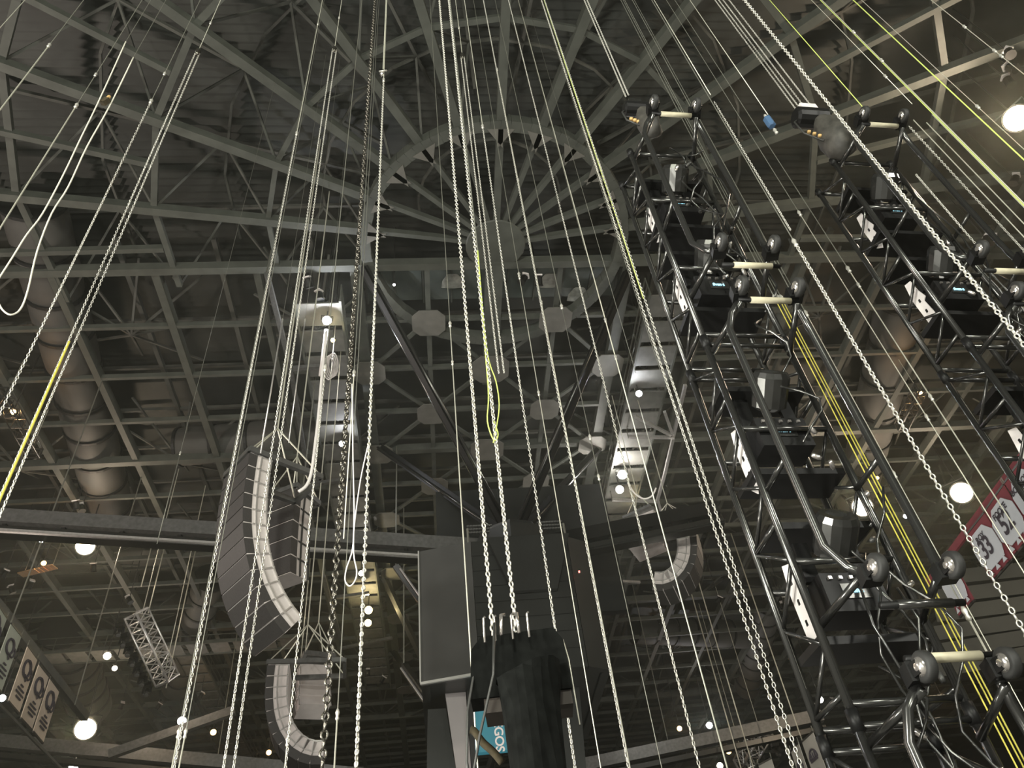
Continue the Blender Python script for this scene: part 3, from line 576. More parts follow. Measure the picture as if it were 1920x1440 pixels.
# ------------------------------------------------------------------ banners
def tz_quad(tl, tr, bl, ztop):
    a = atz(*tl, ztop); c = atz(*tr, ztop); d = math.hypot(a.x, a.y); zb_ = CAMZ+tan_az(*bl)[0]*d
    return a, c, zb_
def banner(label, a, c, zb_, m, kind, extra=None):
    t = thing('hanging_banner', label, 'banner', (a+c)/2); z1 = a.z
    x = (c-a); wdt = x.length; x.normalize(); n = x.cross(EZ).normalized()
    if n.dot(-a) < 0: n = -n
    hgt = z1-zb_
    b = MB(); b.bar(a.lerp(c, .5)-EZ*hgt/2-x*wdt/2, a.lerp(c, .5)-EZ*hgt/2+x*wdt/2, .03, hgt); b.obj('banner_cloth', M[m], t)
    b = MB(); b.bar(a-EZ*.02, c-EZ*.02, .07); b.bar(Vector((a.x, a.y, zb_)), Vector((c.x, c.y, zb_)), .07); b.obj('hem_bar', M['dirt'], t)
    for e in (a, c): MB().tube([e, e+EZ*.22], .02, 4).obj('banner_wire', M['dwire'], t)
    cc = (a+c)/2+n*.05
    def PP(u, v): return cc + x*(u*wdt) + EZ*(-v*hgt)
    if kind == 'q':
        b = MB(); r = wdt*.27; pts = [PP(-.07, .33)+x*(r*math.cos(q))+EZ*(r*.95*math.sin(q)) for q in np.linspace(0, 2*math.pi, 20)]
        b.tube(pts, wdt*.045, 5); b.obj('ring_emblem', M['ink'], t)
        pts = [PP(.22, .37)+x*(r*.65*math.cos(q))+EZ*(r*.65*math.sin(q)) for q in np.linspace(-2.4, 1.2, 12)]; MB().tube(pts, wdt*.03, 5).obj('crescent_emblem', M['ink'], t)
        b = MB(); b.bar(PP(-.05, .43), PP(.12, .52), .02, wdt*.09); b.obj('emblem_tail', M['ink'], t)
        for k, (v, w_) in enumerate(((.62, .12), (.69, .28), (.76, .34), (.83, .22))): MB().bar(PP(-w_, v), PP(w_, v), .02, wdt*.05).obj('text_line', M['ink'], t)
    if kind == 'arch':
        r = wdt*.3
        pts = [PP(0, .26)+x*(r*math.cos(q))+EZ*(r*math.sin(q)) for q in np.linspace(0, math.pi, 12)]; MB().tube(pts, wdt*.035, 5).obj('arch_emblem', M['ink'], t)
        MB().bar(PP(-.3, .27), PP(.3, .27), .02, wdt*.1).obj('arch_base', M['ink'], t)
        for q in (-.15, 0, .15): MB().bar(PP(q, .26), PP(q, .19), .02, .02+wdt*.03).obj('arch_column', M['ink'], t)
        for k, (v, w_) in enumerate(((.40, .12), (.55, .3), (.67, .3), (.79, .3), (.9, .3))): MB().bar(PP(-w_, v), PP(w_, v), .02, hgt*.04).obj('text_line', M['ink'], t)
    if kind == 'jersey':
        TT = Matrix.Translation(cc-EZ*hgt/2+n*.02) @ Matrix((x, -n, EZ)).transposed().to_4x4()
        W2, H2 = wdt/2, hgt/2
        MB().prism([(-W2*.55, -H2*.72), (W2*.75, -H2*.72), (W2*.98, -H2*.35), (W2*.98, H2*.3), (W2*.5, H2*.72), (-W2*.5, H2*.72), (-W2*.98, H2*.3), (-W2*.98, -H2*.35)], .03, TT).obj('jersey_panel', M['jers'], t)
        nm, num = extra or (None, None)
        if nm: TT = Matrix.Translation(PP(0, .30)+n*.06) @ Matrix((x, EZ, n)).transposed().to_4x4(); text_mesh(nm, wdt*.19, M['ink'], TT, t, 'player_lettering')
        if nm: TT = Matrix.Translation(PP(0, .52)+n*.06) @ Matrix((x, EZ, n)).transposed().to_4x4(); text_mesh(num, wdt*.62, M['ink'], TT, t, 'jersey_number', .8)
        for u in (-.33, 0, .33):
            MB().prism([(-.09*wdt, 0), (.09*wdt, 0), (0, .15*wdt)], .02, Matrix.Translation(PP(u, .95)+n*.04) @ Matrix((x, -n, EZ)).transposed().to_4x4()).obj('crest_mark', M['jers'], t)
            MB().bar(PP(u-.06, .97)+n*.03, PP(u+.06, .97)+n*.03, .02, .05*wdt).obj('crest_bar', M['red'], t)
    return t
ZB = 17.0
a, c, z_ = tz_quad((52, 1210), (70, 1235), (16, 1315), ZB); H_ = ZB-z_
names = ['pale green banner second from the left edge with ring emblem', 'beige banner third in the row, first of the beige ones', 'beige banner fourth in the row, between two beige ones', 'beige banner fifth and furthest in the left row']
q4 = [((21, 1168), (40, 1192)), ((52, 1210), (70, 1235)), ((73, 1244), (91.5, 1268)), ((94, 1271), (111, 1295))]
for i, (l, r) in enumerate(q4): banner(names[i], atz(*l, ZB), atz(*r, ZB), z_, 'bang' if i == 0 else 'ban', 'q')
banner('pale grey green banner cut by the left edge, first of the row', atz(-12, 1120, ZB), atz(13, 1158, ZB), z_, 'bang', 'q')
MB()
t = thing('banner_rail', 'long dark rail from which the left row of banners hangs', 'rail', atz(60, 1215, ZB+.2)); MB().bar(atz(-30, 1105, ZB+.25), atz(160, 1345, ZB+.25), .3, .35).obj('rail_beam', M['steel2'], t)
MB().bar(atz(-30, 1105, ZB+.25)-EZ*(H_+.4), atz(160, 1345, ZB+.25)-EZ*(H_+.4), .08, .1).obj('lower_rail', M['steel2'], t)
ZR = 16.0
a = atz(1844, 955, ZR); dd = math.hypot(a.x, a.y); zr_ = CAMZ+tan_az(1891, 1046)[0]*dd
for lab, l, r, ex in (('red and white jersey banner numbered 52', (1846, 958), (1881, 908), ('FOOTE', '52')), ('red and white jersey banner numbered 33, partly behind a caster', (1811, 1004), (1845, 960), ('ROY', '33')),
                      ('red and white jersey banner numbered 77 at the right edge', (1883, 905), (1920, 853), ('BOURQUE', '77')), ('red and white jersey banner lowest of the row behind the tower tubes', (1755, 1074), (1780, 1040), None)):
    banner(lab, atz(*l, ZR), atz(*r, ZR), zr_, 'red', 'jersey', ex)
for q in (atz(20, 1168, ZB), atz(140, 1322, ZB)): MB().tube([q, Vector((q.x, q.y, ZL))], .03, 5).obj('hanger_wire', M['dwire'], t)
t = thing('banner_rail', 'red fascia strip running behind the jersey banners', 'rail', atz(1800, 1100, 11)); 
MB().bar(atz(1740, 1094, ZR+.2), atz(1930, 840, ZR+.2), .12, .3).obj('rail_beam', M['red'], t)
ZG = 12.0
for lab, l, r in (('grey banner with an arch emblem nearest the tower', (1504, 1390), (1524, 1371)), ('grey banner with an arch emblem left of another', (1483, 1408), (1497, 1392)), ('grey banner low at the bottom edge left of the arch ones', (1422, 1434), (1446, 1421))):
    a = atz(*l, ZG); c = atz(*r, ZG); banner(lab, a, c, ZG-3.4, 'bang2', 'arch')
# right upper seating fascias
st = thing('seating_tier', 'grey stepped tier fascias far behind the right towers', None, A(60, 40, 8), kind='structure')
for i in range(6): MB().bar(atd(1760, 1092+i*34, 58), atd(2060, 1062+i*30, 58), 1.6, .95).obj('tier_fascia', M['seat'], st)
# ------------------------------------------------------------------ chains and cables
def link_geo(pitch, wid, wr, n=3):
    L = pitch+2*wr; hl = (L-wid)/2; rw = wid/2-wr; pts = []
    for a in (90, 30, -30+0, -90): pass
    for a in (0, 60, 120, 180): pts.append((rw*math.cos(math.radians(a)), hl+rw*math.sin(math.radians(a))))
    for a in (180, 240, 300, 360): pts.append((rw*math.cos(math.radians(a)), -hl+rw*math.sin(math.radians(a))))
    pts = np.array(pts); m = len(pts); vs = []
    for i in range(m):
        t = pts[(i+1) % m]-pts[i-1]; t /= np.hypot(*t)+1e-9; nn = np.array([-t[1], t[0]])
        for k in range(n):
            q = 2*math.pi*k/n+.5; vs.append((pts[i][0]+nn[0]*wr*math.cos(q), wr*math.sin(q), pts[i][1]+nn[1]*wr*math.cos(q)))
    f = [(i*n+k, i*n+(k+1) % n, ((i+1) % m)*n+(k+1) % n, ((i+1) % m)*n+k) for i in range(m) for k in range(n)]
    return np.array(vs), np.array(f)
def chain_mesh(p, q, pitch=.030, wid=.023, wr=.0044, m='galv', seed=0):
    p = np.array(p); q = np.array(q); d = q-p; L = np.linalg.norm(d); d /= L; N = max(2, int(L/pitch))
    v, f = link_geo(pitch, wid, wr); x = np.cross(d, [.3, 1, .1]); x /= np.linalg.norm(x); y = np.cross(d, x)
    V_ = np.zeros((N, len(v), 3)); Fq = (f[None]+np.arange(N)[:, None, None]*len(v)).reshape(-1, 4)
    tw = np.random.RandomState(seed).uniform(0, 3)
    for par in (0, 1):
        i = np.arange(par, N, 2); a = tw+par*math.pi/2+i*.012; X = x[None]*np.cos(a)[:, None]+y[None]*np.sin(a)[:, None]; Y = np.cross(d, X)
        base = p[None]+d[None]*((i+.5)*pitch)[:, None]
        V_[i] = base[:, None]+v[None, :, 0:1]*X[:, None]+v[None, :, 1:2]*Y[:, None]+v[None, :, 2:3]*d[None, None]
    return npmesh('chain_links', V_.reshape(-1, 3), Fq, M[m], True)
def column(px, py, d):      # foot of the plumb line seen at a pixel
    t, az = tan_az(px, py); return d*math.sin(az), d*math.cos(az)
def zof(px, py, d): return CAMZ+tan_az(px, py)[0]*d
def fitting(p, s, m='galv', parent=None, name='turnbuckle'):
    s *= .6; MB().lathe(p-EZ*.09*s, EZ, [(0, .012*s), (.03*s, .032*s), (.07*s, .02*s), (.12*s, .034*s), (.18*s, .012*s)], 8).obj(name, M[m], parent, True)
def hang(kind, label, pt, d, top, bot, cat=None, double=0, knobs=(), m=None, r=None, upper='wire', name=None, group=None, roofed=False, big=None):
    """a plumb line: pt pixel on it; top / bot pixel rows (None = beyond the frame)"""
    if roofed:
        k_ = (top-VPY)/(pt[1]-VPY); d = (ZL-CAMZ)/tan_az(VPX+(pt[0]-VPX)*k_, top)[0]; r = 1.15*d*1.2/FPX; upper = None
    x, y = column(pt[0], pt[1], d)
    def zrow(row):
        # pixel on this plumb line at that row
        k = (row-VPY)/(pt[1]-VPY); return zof(VPX+(pt[0]-VPX)*k, row, d)
    z0 = zrow(bot) if bot is not None else .02; z1 = zrow(top) if top is not None else zrow(-25)
    cat = cat or dict(chain='chain', cable='cable', rope='rope')[kind]
    t = thing(name or dict(chain='hoist_chain', cable='steel_cable', rope='hanging_rope')[kind], label, cat, (x, y, z0), group)
    side = Vector((y, -x, 0)).normalized()
    offs = [0] if not double else [-double/2, double/2] if double < 1 else [0]
    for o in offs:
        a = Vector((x, y, z0))+side*o; c = Vector((x, y, z1))+side*o
        if kind == 'chain':
            kw = big or {}
            if kw.get('links'):
                pitch, wid, wr = kw['pitch'], kw['wid'], kw['wr']; v, f = link_geo(pitch, wid, wr, 5); me = npmesh('chain_link', v, f, M[m or 'galv'], True)
                zlo = zrow(1460) if bot is None else z0; N = min(300, int((c.z-zlo)/pitch)); 
                for i in range(N):
                    th = (i % 2)*math.pi/2+i*.01+.4
                    link('chain_link', me, t, Matrix.Translation((a.x, a.y, zlo+(i+.5)*pitch)) @ Matrix.Rotation(th, 4, 'Z'))
                rest = (Vector((a.x, a.y, zlo+N*pitch)), c)
                if rest[1].z-rest[0].z > .1:
                    o2 = link('chain_run', chain_mesh(*rest, pitch, wid, wr, m or 'galv', 3), t, kind='stuff')
                if bot is None: link('chain_run', chain_mesh(a, Vector((a.x, a.y, zlo)), pitch, wid, wr, m or 'galv', 3), t, kind='stuff')
            else: link('chain_run', chain_mesh(a, c, kw.get('pitch', .030), kw.get('wid', .023), kw.get('wr', .0044), m or 'galv', int(abs(o)*1000)+int(pt[0])), t, kind='stuff')
        else: MB().tube([a, c], (r or .006)*.78, 6).obj('cable_run' if kind == 'cable' else 'rope_run', M[m or ('wire' if kind == 'cable' else 'rope')], t, True)
    if upper and z1 < ZL-.2:
        MB().tube([(x, y, z1), (x, y, ZL-.1)], .005 if upper != 'none' else .001, 5).obj('upper_cable', M['wire' if upper == 'wire' else 'dwire'], t)
        if top is not None: fitting(Vector((x, y, z1)), 1.0+(.8 if double else 0), 'bchain' if double else 'galv', t, 'hook_block')
    for k in knobs: fitting(Vector((x, y, zrow(k))), .8, 'galv', t)
    return t
BIG = dict(links=True, pitch=.036, wid=.034, wr=.0058)
# left side, from the left edge
hang('cable', 'steel cable cutting the top left corner', (20, 30), 6, None, None, r=.006)
hang('cable', 'pale cable with a turnbuckle, first long one from the left edge', (90, 88), 6, 85, None, r=.010, upper='dwire', knobs=(85,))
hang('cable', 'pale cable second from the left edge with a small knob high up', (142, 200), 5.5, 198, None, r=.009, upper='dwire', knobs=(198, 140))
hang('chain', 'single pale hoist chain fourth from the left edge, knob below the ring beam', (280, 197), 5.2, 190, None, upper='dwire', knobs=(190, 138))
hang('chain', 'double hoist chain from the hook block at the upper left', (370, 100), 5.4, 97, None, double=.045, knobs=(43,))
hang('rope', 'yellow safety rope lying along the lower end of the upper left double chain', (60, 800), 5.0, 640, None, m='yel', r=.010, upper=None)
hang('chain', 'single hoist chain left of the nearest speaker array, long cable above its knob', (512, 480), 5.6, 250, None, knobs=(250, 45))
hang('chain', 'double hoist chain passing in front of the nearest speaker array', (570, 480), 5.4, 92, None, double=.06, knobs=(33,))
hang('cable', 'thin plumb wire above the cool flood of the left catwalk', (629, 500), 14, 470, 600, r=.008, upper='dwire')
hang('cable', 'bright rod hanging left of the nearest array towards its frame', (510, 720), 12.5, 600, 850, r=.022, upper='dwire', m='alu')
hang('cable', 'second bright rod reaching the bridle of the nearest array', (556, 720), 12.5, 600, 830, r=.018, upper='dwire', m='alu')
hang('chain', 'pale chain right of the nearest array starting below the cool flood', (583, 960), 5.8, 690, None, upper='dwire')
hang('chain', 'heavy dark chain of large links right of the speaker arrays', (637, 960), 3.6, None, None, big=dict(links=True, pitch=.040, wid=.040, wr=.0062), m='bchain')
hang('chain', 'pale chain under the bright ring hook, right of the heavy dark chain', (687, 960), 4.9, 150, None, upper='wire', big=dict(pitch=.034, wid=.034, wr=.006))
hang('cable', 'thin cable running tight beside the chain of the bright ring hook', (706, 480), 4.9, 160, None, r=.005, upper=None)
hang('rope', 'white cord hanging straight left of the leaning strut', (663, 713), 6, 700, 1010, r=.008, upper='dwire', m='rope')
hang('chain', 'chain of the central hoist, left fall', (905, 960), 4.3, None, 1205, big=BIG)
hang('chain', 'chain of the central hoist, right fall with large links', (944, 960), 4.2, None, 1207, big=BIG)
hang('chain', 'double hoist chain below the dark hook at top centre', (868, 113), 5.2, 105, 700, double=.05, knobs=(52,))
hang('chain', 'pale single chain right of the central hoist chains', (940, 480), 4.9, 237, None, knobs=(237,))
hang('cable', 'cable with two knobs left of the central hoist chains', (844, 610), 6, 608, None, r=.008, upper='dwire', knobs=(608, 680))
hang('cable', 'cable with a knob halfway up, first right of the pale centre chain', (1015, 567), 6, 130, None, r=.008, upper='dwire', knobs=(337, 567))
hang('cable', 'thin cable with a low knob just left of that one', (1010, 737), 6.2, 515, None, r=.006, upper='dwire', knobs=(520, 737))
hang('chain', 'fine chain second right of the pale centre chain, reaching the bottom edge', (1088, 960), 5.4, None, None)
hang('chain', 'fine chain crossing the pair of round white lamps', (1117, 657), 5.4, None, None)
hang('cable', 'cable with an amber knob left of the white round lamps', (1135, 600), 6, None, None, r=.008, knobs=(600, 670))
hang('cable', 'thin cable knobbed near the right catwalk edge', (1107, 823), 6.5, 575, None, r=.005, upper='dwire', knobs=(820, 895), m='dwire')
hang('chain', 'double chain running the whole height left of the nearest tower', (1177, 480), 4.9, None, None, double=.045, big=dict(pitch=.031, wid=.027, wr=.0047))
hang('rope', 'green cord beside the double chain left of the nearest tower', (1120, 300), 4.9, None, 560, r=.006, m='ygr', upper=None)
hang('chain', 'double chain entering the hoist on top of the nearest tower', (1137, 90), 4.6, None, 180, double=.035)
hang('cable', 'cable reaching the right caster on top of the nearest tower', (1280, 90), 4.7, None, 178, r=.006)
hang('cable', 'cable carrying the small blue box between the towers', (1365, 105), 5.2, None, 215, r=.006)
hang('chain', 'chain right of the nearest tower top down to its second caster', (1410, 310), 4.9, 190, 432, upper=None)
hang('chain', 'chain following the right side of the nearest tower downward', (1633, 697), 4.6, 455, None, upper='dwire', big=dict(pitch=.036, wid=.034, wr=.006))
hang('chain', 'left chain of the three entering the bagged hoist between the towers', (1423, 106), 6.1, None, 215, double=.04)
hang('chain', 'middle chain of the three entering the bagged hoist', (1434, 103), 6.1, None, 205, upper=None)
hang('chain', 'right chain of the three entering the bagged hoist', (1446, 102), 6.1, None, 200, upper=None)
hang('chain', 'heavy bright chain of large links in front of the far tower', (1580, 227), 4.5, None, None, big=dict(links=True, pitch=.036, wid=.034, wr=.0054))
hang('cable', 'yellowish cable reaching the left caster of the far tower', (1530, 100), 6.0, None, 203, r=.007, m='ygr')
hang('cable', 'yellow cable reaching past the right caster of the far tower', (1635, 98), 6.0, None, None, r=.007, m='ygr')
hang('cable', 'bright yellow cable crossing the upper right corner', (1760, 150), 5.2, None, None, r=.007, m='ygr')
hang('cable', 'pale cable with two turnbuckles above the far tower', (1655, 115), 5.8, None, None, r=.007, knobs=(60, 113))
hang('cable', 'cable with a turnbuckle just left of the far tower right caster', (1660, 143), 6.2, None, 195, r=.005, knobs=(143,))
hang('cable', 'cable with three knobs near the top right corner', (1817, 57), 7, None, None, r=.006, knobs=(50, 95, 105))
hang('cable', 'thin cable knobbed left of the brightest flood', (1833, 200), 6.5, None, None, r=.005, knobs=(200,))
hang('chain', 'first fine chain right of the far tower top', (1800, 340), 6.2, 235, None, upper=None)
hang('cable', 'first of two steel wires right of the far tower top', (1812, 330), 6.2, 225, None, r=.007, upper=None)
hang('cable', 'second of two steel wires right of the far tower top', (1826, 322), 6.2, 230, None, r=.007, upper=None)
hang('cable', 'steel wire outermost beside the far tower top casters', (1850, 318), 6.2, 215, None, r=.006, upper=None)
hang('chain', 'short chain ending in a square weight right of the far tower', (1780, 400), 6.1, 325, 468, upper=None)
hang('cable', 'thin wire between the towers with a knob beside the ducts', (1593, 550), 6.4, 400, None, r=.006, upper='dwire', knobs=(783,))
hang('cable', 'pale wire between the towers passing the bright warm flood', (1723, 710), 6.2, 505, None, r=.007, upper='dwire', knobs=(535, 745))
hang('cable', 'thin wire right of the yellow ropes', (1553, 663), 6.4, 588, None, r=.005, upper='dwire', knobs=(890,))
for i, (o, l) in enumerate(((-9, 'left of the three yellow ropes behind the nearest tower'), (0, 'middle of the three yellow ropes behind the nearest tower'), (6, 'right of the three yellow ropes behind the nearest tower'))):
    hang('rope', l, (1603+o, 833), 5.4, 560, None, m='yel', r=.006, upper='dwire')
hang('cable', 'cable from the right wing beam down past the white lamp', (1360, 1337), 6.5, 1050, None, r=.007, upper='dwire', roofed=True)
hang('cable', 'cable with a knob near the right end of the wing beam', (1347, 1217), 6.5, 997, None, r=.007, upper='dwire', knobs=(1215, 1330), roofed=True)
hang('cable', 'wire just left of the double chain at the bottom', (1402, 1180), 5.2, 990, None, r=.007, upper='dwire', knobs=(1155,), roofed=True)
hang('cable', 'thin wire with a knob crossing the nearest tower base', (1470, 1290), 5.5, 1000, None, r=.006, upper='dwire', knobs=(1290,), roofed=True)
hang('cable', 'cable below the warm flood between the tower tubes and the banners', (1750, 1100), 5.8, 960, None, r=.006, upper='dwire', roofed=True)
hang('cable', 'cable behind the lowest caster of the nearest tower', (1860, 1240), 5.4, 1150, None, r=.008, upper='dwire')
hang('cable', 'pair of wires low at the left, left one', (330, 1400), 8, 1375, None, r=.010, upper='dwire')
hang('cable', 'pair of wires low at the left, right one', (343, 1400), 8, 1375, None, r=.010, upper='dwire')
hang('cable', 'white wire under the lower left array', (543, 1350), 8, 1390, None, r=.010, upper='dwire')
hang('cable', 'short white wire below the heavy dark chain', (630, 1385), 7, 1340, None, r=.010, upper='dwire')
hang('cable', 'twin suspension wires above the lower left array, left one', (575, 1120), 15, 1035, 1240, r=.02, upper='dwire', roofed=True)
hang('cable', 'twin suspension wires above the lower left array, right one', (582, 1120), 15, 1035, 1240, r=.02, upper='dwire', roofed=True)
hang('cable', 'thin wire ending at the silver truss, left one', (275, 1060), 22, 1015, 1100, r=.02, upper='dwire', roofed=True)
hang('cable', 'thin wire ending at the silver truss, middle one', (300, 1060), 22, 1015, 1150, r=.02, upper='dwire', roofed=True)
hang('cable', 'long wire ending at the foot of the silver truss', (352, 1100), 20, 1025, 1290, r=.02, upper='dwire', roofed=True)
hang('cable', 'thin dark wire left of the nearest array', (325, 900), 14, 850, 1020, r=.012, upper='dwire', m='dwire')
hang('cable', 'thin pale wire on the left of the stained ceiling panels', (1038, 250), 9, None, 470, r=.004, m='dwire')
hang('cable', 'thin dark wire through the dome ring right of centre', (1090, 350), 9, None, 700, r=.005, m='dwire')
hang('cable', 'dark wire through the right side of the dome ring', (1110, 300), 9, None, 700, r=.005, m='dwire')
# free hanging ropes
def rope(label, pts, d, r, m, name='hanging_rope', smooth=4):
    P_ = [atd(x, y, d) for x, y in pts]; out = []
    n = len(P_)
    for i in range(n-1):
        p0, p1, p2, p3 = P_[max(i-1, 0)], P_[i], P_[i+1], P_[min(i+2, n-1)]
        for k in range(smooth):
            t_ = k/smooth; out.append(.5*((2*p1)+(-p0+p2)*t_+(2*p0-5*p1+4*p2-p3)*t_*t_+(-p0+3*p1-3*p2+p3)*t_**3))
    out.append(P_[-1]); t = thing(name, label, 'rope' if 'rope' in name else 'cable', P_[0]); MB().tube(out, r, 6).obj('rope_run', M[m], t, True)
    x, y, z = out[0]
    if z < ZL-1 and pts[0][1] < 800: MB().tube([(x, y, z), (x, y, ZL-.1)], .004, 4).obj('upper_cable', M['dwire'], t)
rope('pale slack rope looping back up near the left edge', [(250, 108), (205, 200), (163, 275), (128, 350), (97, 400), (70, 470), (52, 545), (38, 580), (20, 590), (4, 580), (-6, 560)], 6, .0085, 'rope')
rope('slack pale rope beside the loop, falling to the left edge', [(236, 78), (185, 190), (150, 262), (120, 325), (80, 400), (50, 440), (25, 480), (-4, 525)], 6, .008, 'rope')
rope('white cord ending in a loop right of the dark chain', [(690, 835), (676, 900), (665, 980), (661, 1030), (650, 1065), (647, 1088), (656, 1099), (666, 1088), (669, 1070), (663, 1035), (664, 960), (662, 860), (660, 720)], 6, .0065, 'white')
rope('thick white cable curving down to the nearest array frame', [(612, 622), (604, 700), (597, 780), (590, 840), (584, 885), (575, 910), (560, 922)], 13, .035, 'white', 'power_cable')
rope('green cord slack against the central chains, inner loop', [(896, 470), (912, 650), (930, 715), (936, 760), (931, 800), (925, 830)], 4.2, .005, 'ygr', 'slack_cord')
rope('green cord slack against the central chains, outer loop', [(895, 470), (910, 660), (916, 740), (914, 790), (926, 825), (934, 815), (926, 790)], 4.2, .005, 'ygr', 'slack_cord')
rope('white cable curve under the round lamps', [(1177, 905), (1190, 925), (1207, 935), (1222, 930), (1230, 915)], 22, .03, 'white', 'power_cable')
rope('brown fuzzy sling rising behind the central hoist', [(882, 1368), (890, 1372), (905, 1392), (925, 1410), (942, 1430)], 4.6, .022, 'brown', 'hoist_rope')
# bright ring hook
x, y = column(718, 140, 4.9); z = zof(718, 133, 4.9); t = thing('ring_hook', 'bright steel ring hook hanging on a cable at the upper centre', 'hook', (x, y, z))
MB().tube([Vector((x, y, z))+Vector((.05*math.cos(a), .03*math.sin(a), .065*math.sin(a))) for a in np.linspace(0, 2*math.pi, 14)], .012, 8).obj('ring', M['galv'], t, True)
MB().lathe(Vector((x-.015, y, z-.13)), EZ, [(0, .01), (.02, .03), (.06, .032), (.09, .012)], 12).obj('swivel', M['chrome'], t, True)
MB().tube([(x, y, z+.06), (x, y, ZL-.1)], .008, 6).obj('upper_cable', M['wire'], t)
# cable junction box high on the left rope
p = atd(197, 190, 6); t = thing('junction_box', 'small amber cable junction on the slack ropes at the upper left', 'box', p); MB().box(p, .035, .03, .05, Matrix.Rotation(.5, 3, 'Y')).obj('box_body', M['brown'], t); MB().lathe(p+EZ*.05, Vector((.3, 0, 1)), [(0, .02), (.07, .022), (.09, .01)], 8).obj('cable_gland', M['amberc'], t)
# blue box
p = atd(1442, 228, 5.2); t = thing('load_cell', 'small translucent blue box on a cable between the towers', 'box', p); MB().lathe(p-EZ*.10, EZ, [(0, .03), (.01, .045), (.16, .045), (.18, .03)], 6).obj('cell_body', M['blue'], t); MB().lathe(p+EZ*.08, EZ, [(0, .012), (.05, .015), (.07, .008)], 8).obj('cell_eye', M['galv'], t); fitting(p-EZ*.2, 1.0, 'galv', t, 'shackle')
# ------------------------------------------------------------------ truss towers
u_ = Vector((.9785, .2063, 0)); v_ = Vector((.2063, -.9785, 0)); O1 = Vector((1.512, 4.82, 0)); SP = 3.0; HT = 9.0
def L(u, v, z): return O1+u_*u+v_*v+EZ*z
def tower(label):
    t = thing('truss_tower', label, 'truss', L(.35, .4, 0))
    def T_(pts, r, name, m='blk', n=10): MB().tube([L(*p) for p in pts], r, n).obj(name, M[m], t, True)
    for (u, v) in ((0, 0), (0, .40), (.70, 0), (.70, .40)):
        for s in range(3):
            T_([(u, v, s*SP+.02), (u, v, (s+1)*SP-.02)], .027, 'chord')
            T_([(u, v, (s+1)*SP-.09), (u, v, (s+1)*SP+.03 if s < 2 else (s+1)*SP)], .036, 'coupler', 'blkm')
    # lacing of the left and right faces
    for s in range(3):
        for u in (0, .70):
            for i in range(5):
                z0 = s*SP+.12+i*.56; 
                T_([(u, 0, z0), (u, .40, z0+.28)], .014, 'lacing'); T_([(u, .40, z0+.28), (u, 0, z0+.56)], .014, 'lacing')
                if i % 2 == 0: T_([(u, 0, z0), (u, .40, z0)], .018, 'rung')
            T_([(u, .02, s*SP+.3), (u, .02, s*SP+2.7)], .006, 'tie_rod', 'wire', 6)
        for v in (0, .40):
            for z in (.06, .95, 2.05, 2.94): T_([(0, v, s*SP+z), (.70, v, s*SP+z)], .022, 'rung')
        for z in (.45, 1.25, 1.7, 2.5): MB().bar(L(0, .2, s*SP+z), L(.70, .2, s*SP+z), .30, .05).obj('shelf_plate', M['blkm'], t)
        # dolly frame: two long tubes bent in at the ends, legs and casters
        for u, ub in ((0.02, .14), (.68, .60)):
            zt_, zb_ = (s+1)*SP-.02, s*SP+.62
            T_([(u+(ub-u)*.9, .84, zb_-.02), (u+(ub-u)*.5, .79, zb_+.06), (u, .75, zb_+.22), (u, .75, zt_-.25), (u+(ub-u)*.4, .78, zt_-.10), (ub, .84, zt_+.0)], .027, 'frame_tube')
            for z in (zt_-.04, zb_): T_([(u, .40, z-.10), (ub, .86, z)], .024, 'leg_stub')
            T_([(u+.0, .40, s*SP+1.5), (u, .75, s*SP+1.5)], .02, 'leg_stub')
        for z in ((s+1)*SP+(.10 if s == 0 else -.04), s*SP+.40):
            MB().tube([L(.12, .86, z), L(.62, .86, z)], .020, 10).obj('axle_tube', M['blkm'], t, True)
            MB().tube([L(.22, .86, z), L(.55, .86, z)], .026, 10).obj('axle_sleeve', M['blk' if (s == 1 and z < s*SP+1) else 'beige'], t, True)
            for u in (.14, .60):
                c = L(u, .95, (s+1)*SP+.02 if z > s*SP+2 else s*SP+.58); ax = (u_*1).normalized()
                w = MB(); w.lathe(c+ax*.0, ax, [(-.028, .035), (-.028, .066), (-.018, .078), (.018, .078), (.028, .066), (.028, .035)], 20); wo = w.obj('caster_wheel', M['blkr'], t, True)
                MB().lathe(c-ax*.050, ax, [(0, .016), (.004, .030), (.018, .048), (.070, .048), (.096, .028), (.1, .014)], 14).obj('wheel_hub', M['chrome'], wo, True)
                f = MB(); f.bar(c+ax*.045-v_*.09, c+ax*.045+v_*.01, .008, .07); f.bar(c-ax*.045-v_*.09, c-ax*.045+v_*.01, .008, .07); f.box(c-v_*.085, .055, .05, .05); f.obj('caster_fork', M['blkm'], t)
        # white perforated hook plates inside the left face
        for zz in (.75, 1.9):
            TT = Matrix.Translation(L(.06, .20, s*SP+zz)) @ Matrix((v_, u_, EZ)).transposed().to_4x4()
            b = MB(); b.prism([(-.05, -.22), (.02, -.30), (.07, -.2), (.05, -.02), (.09, .0), (.06, .12), (.05, .27), (-.03, .30), (-.06, .1)], .008, TT); po = b.obj('hook_plate', M['white'], t)
            for q in (-.12, .02, .16): MB().box(TT @ Vector((.01, -.006, q)), .004, .010, .018).obj('plate_slot', M['blkm'], po)
    return t
tw = tower('nearest black truss tower with casters and beige axle sleeves')
OFF = Vector((2.30, .45, 0))
copy_tree(tw, Matrix.Translation(OFF), 'further black truss tower to the right behind the heavy bright chain')
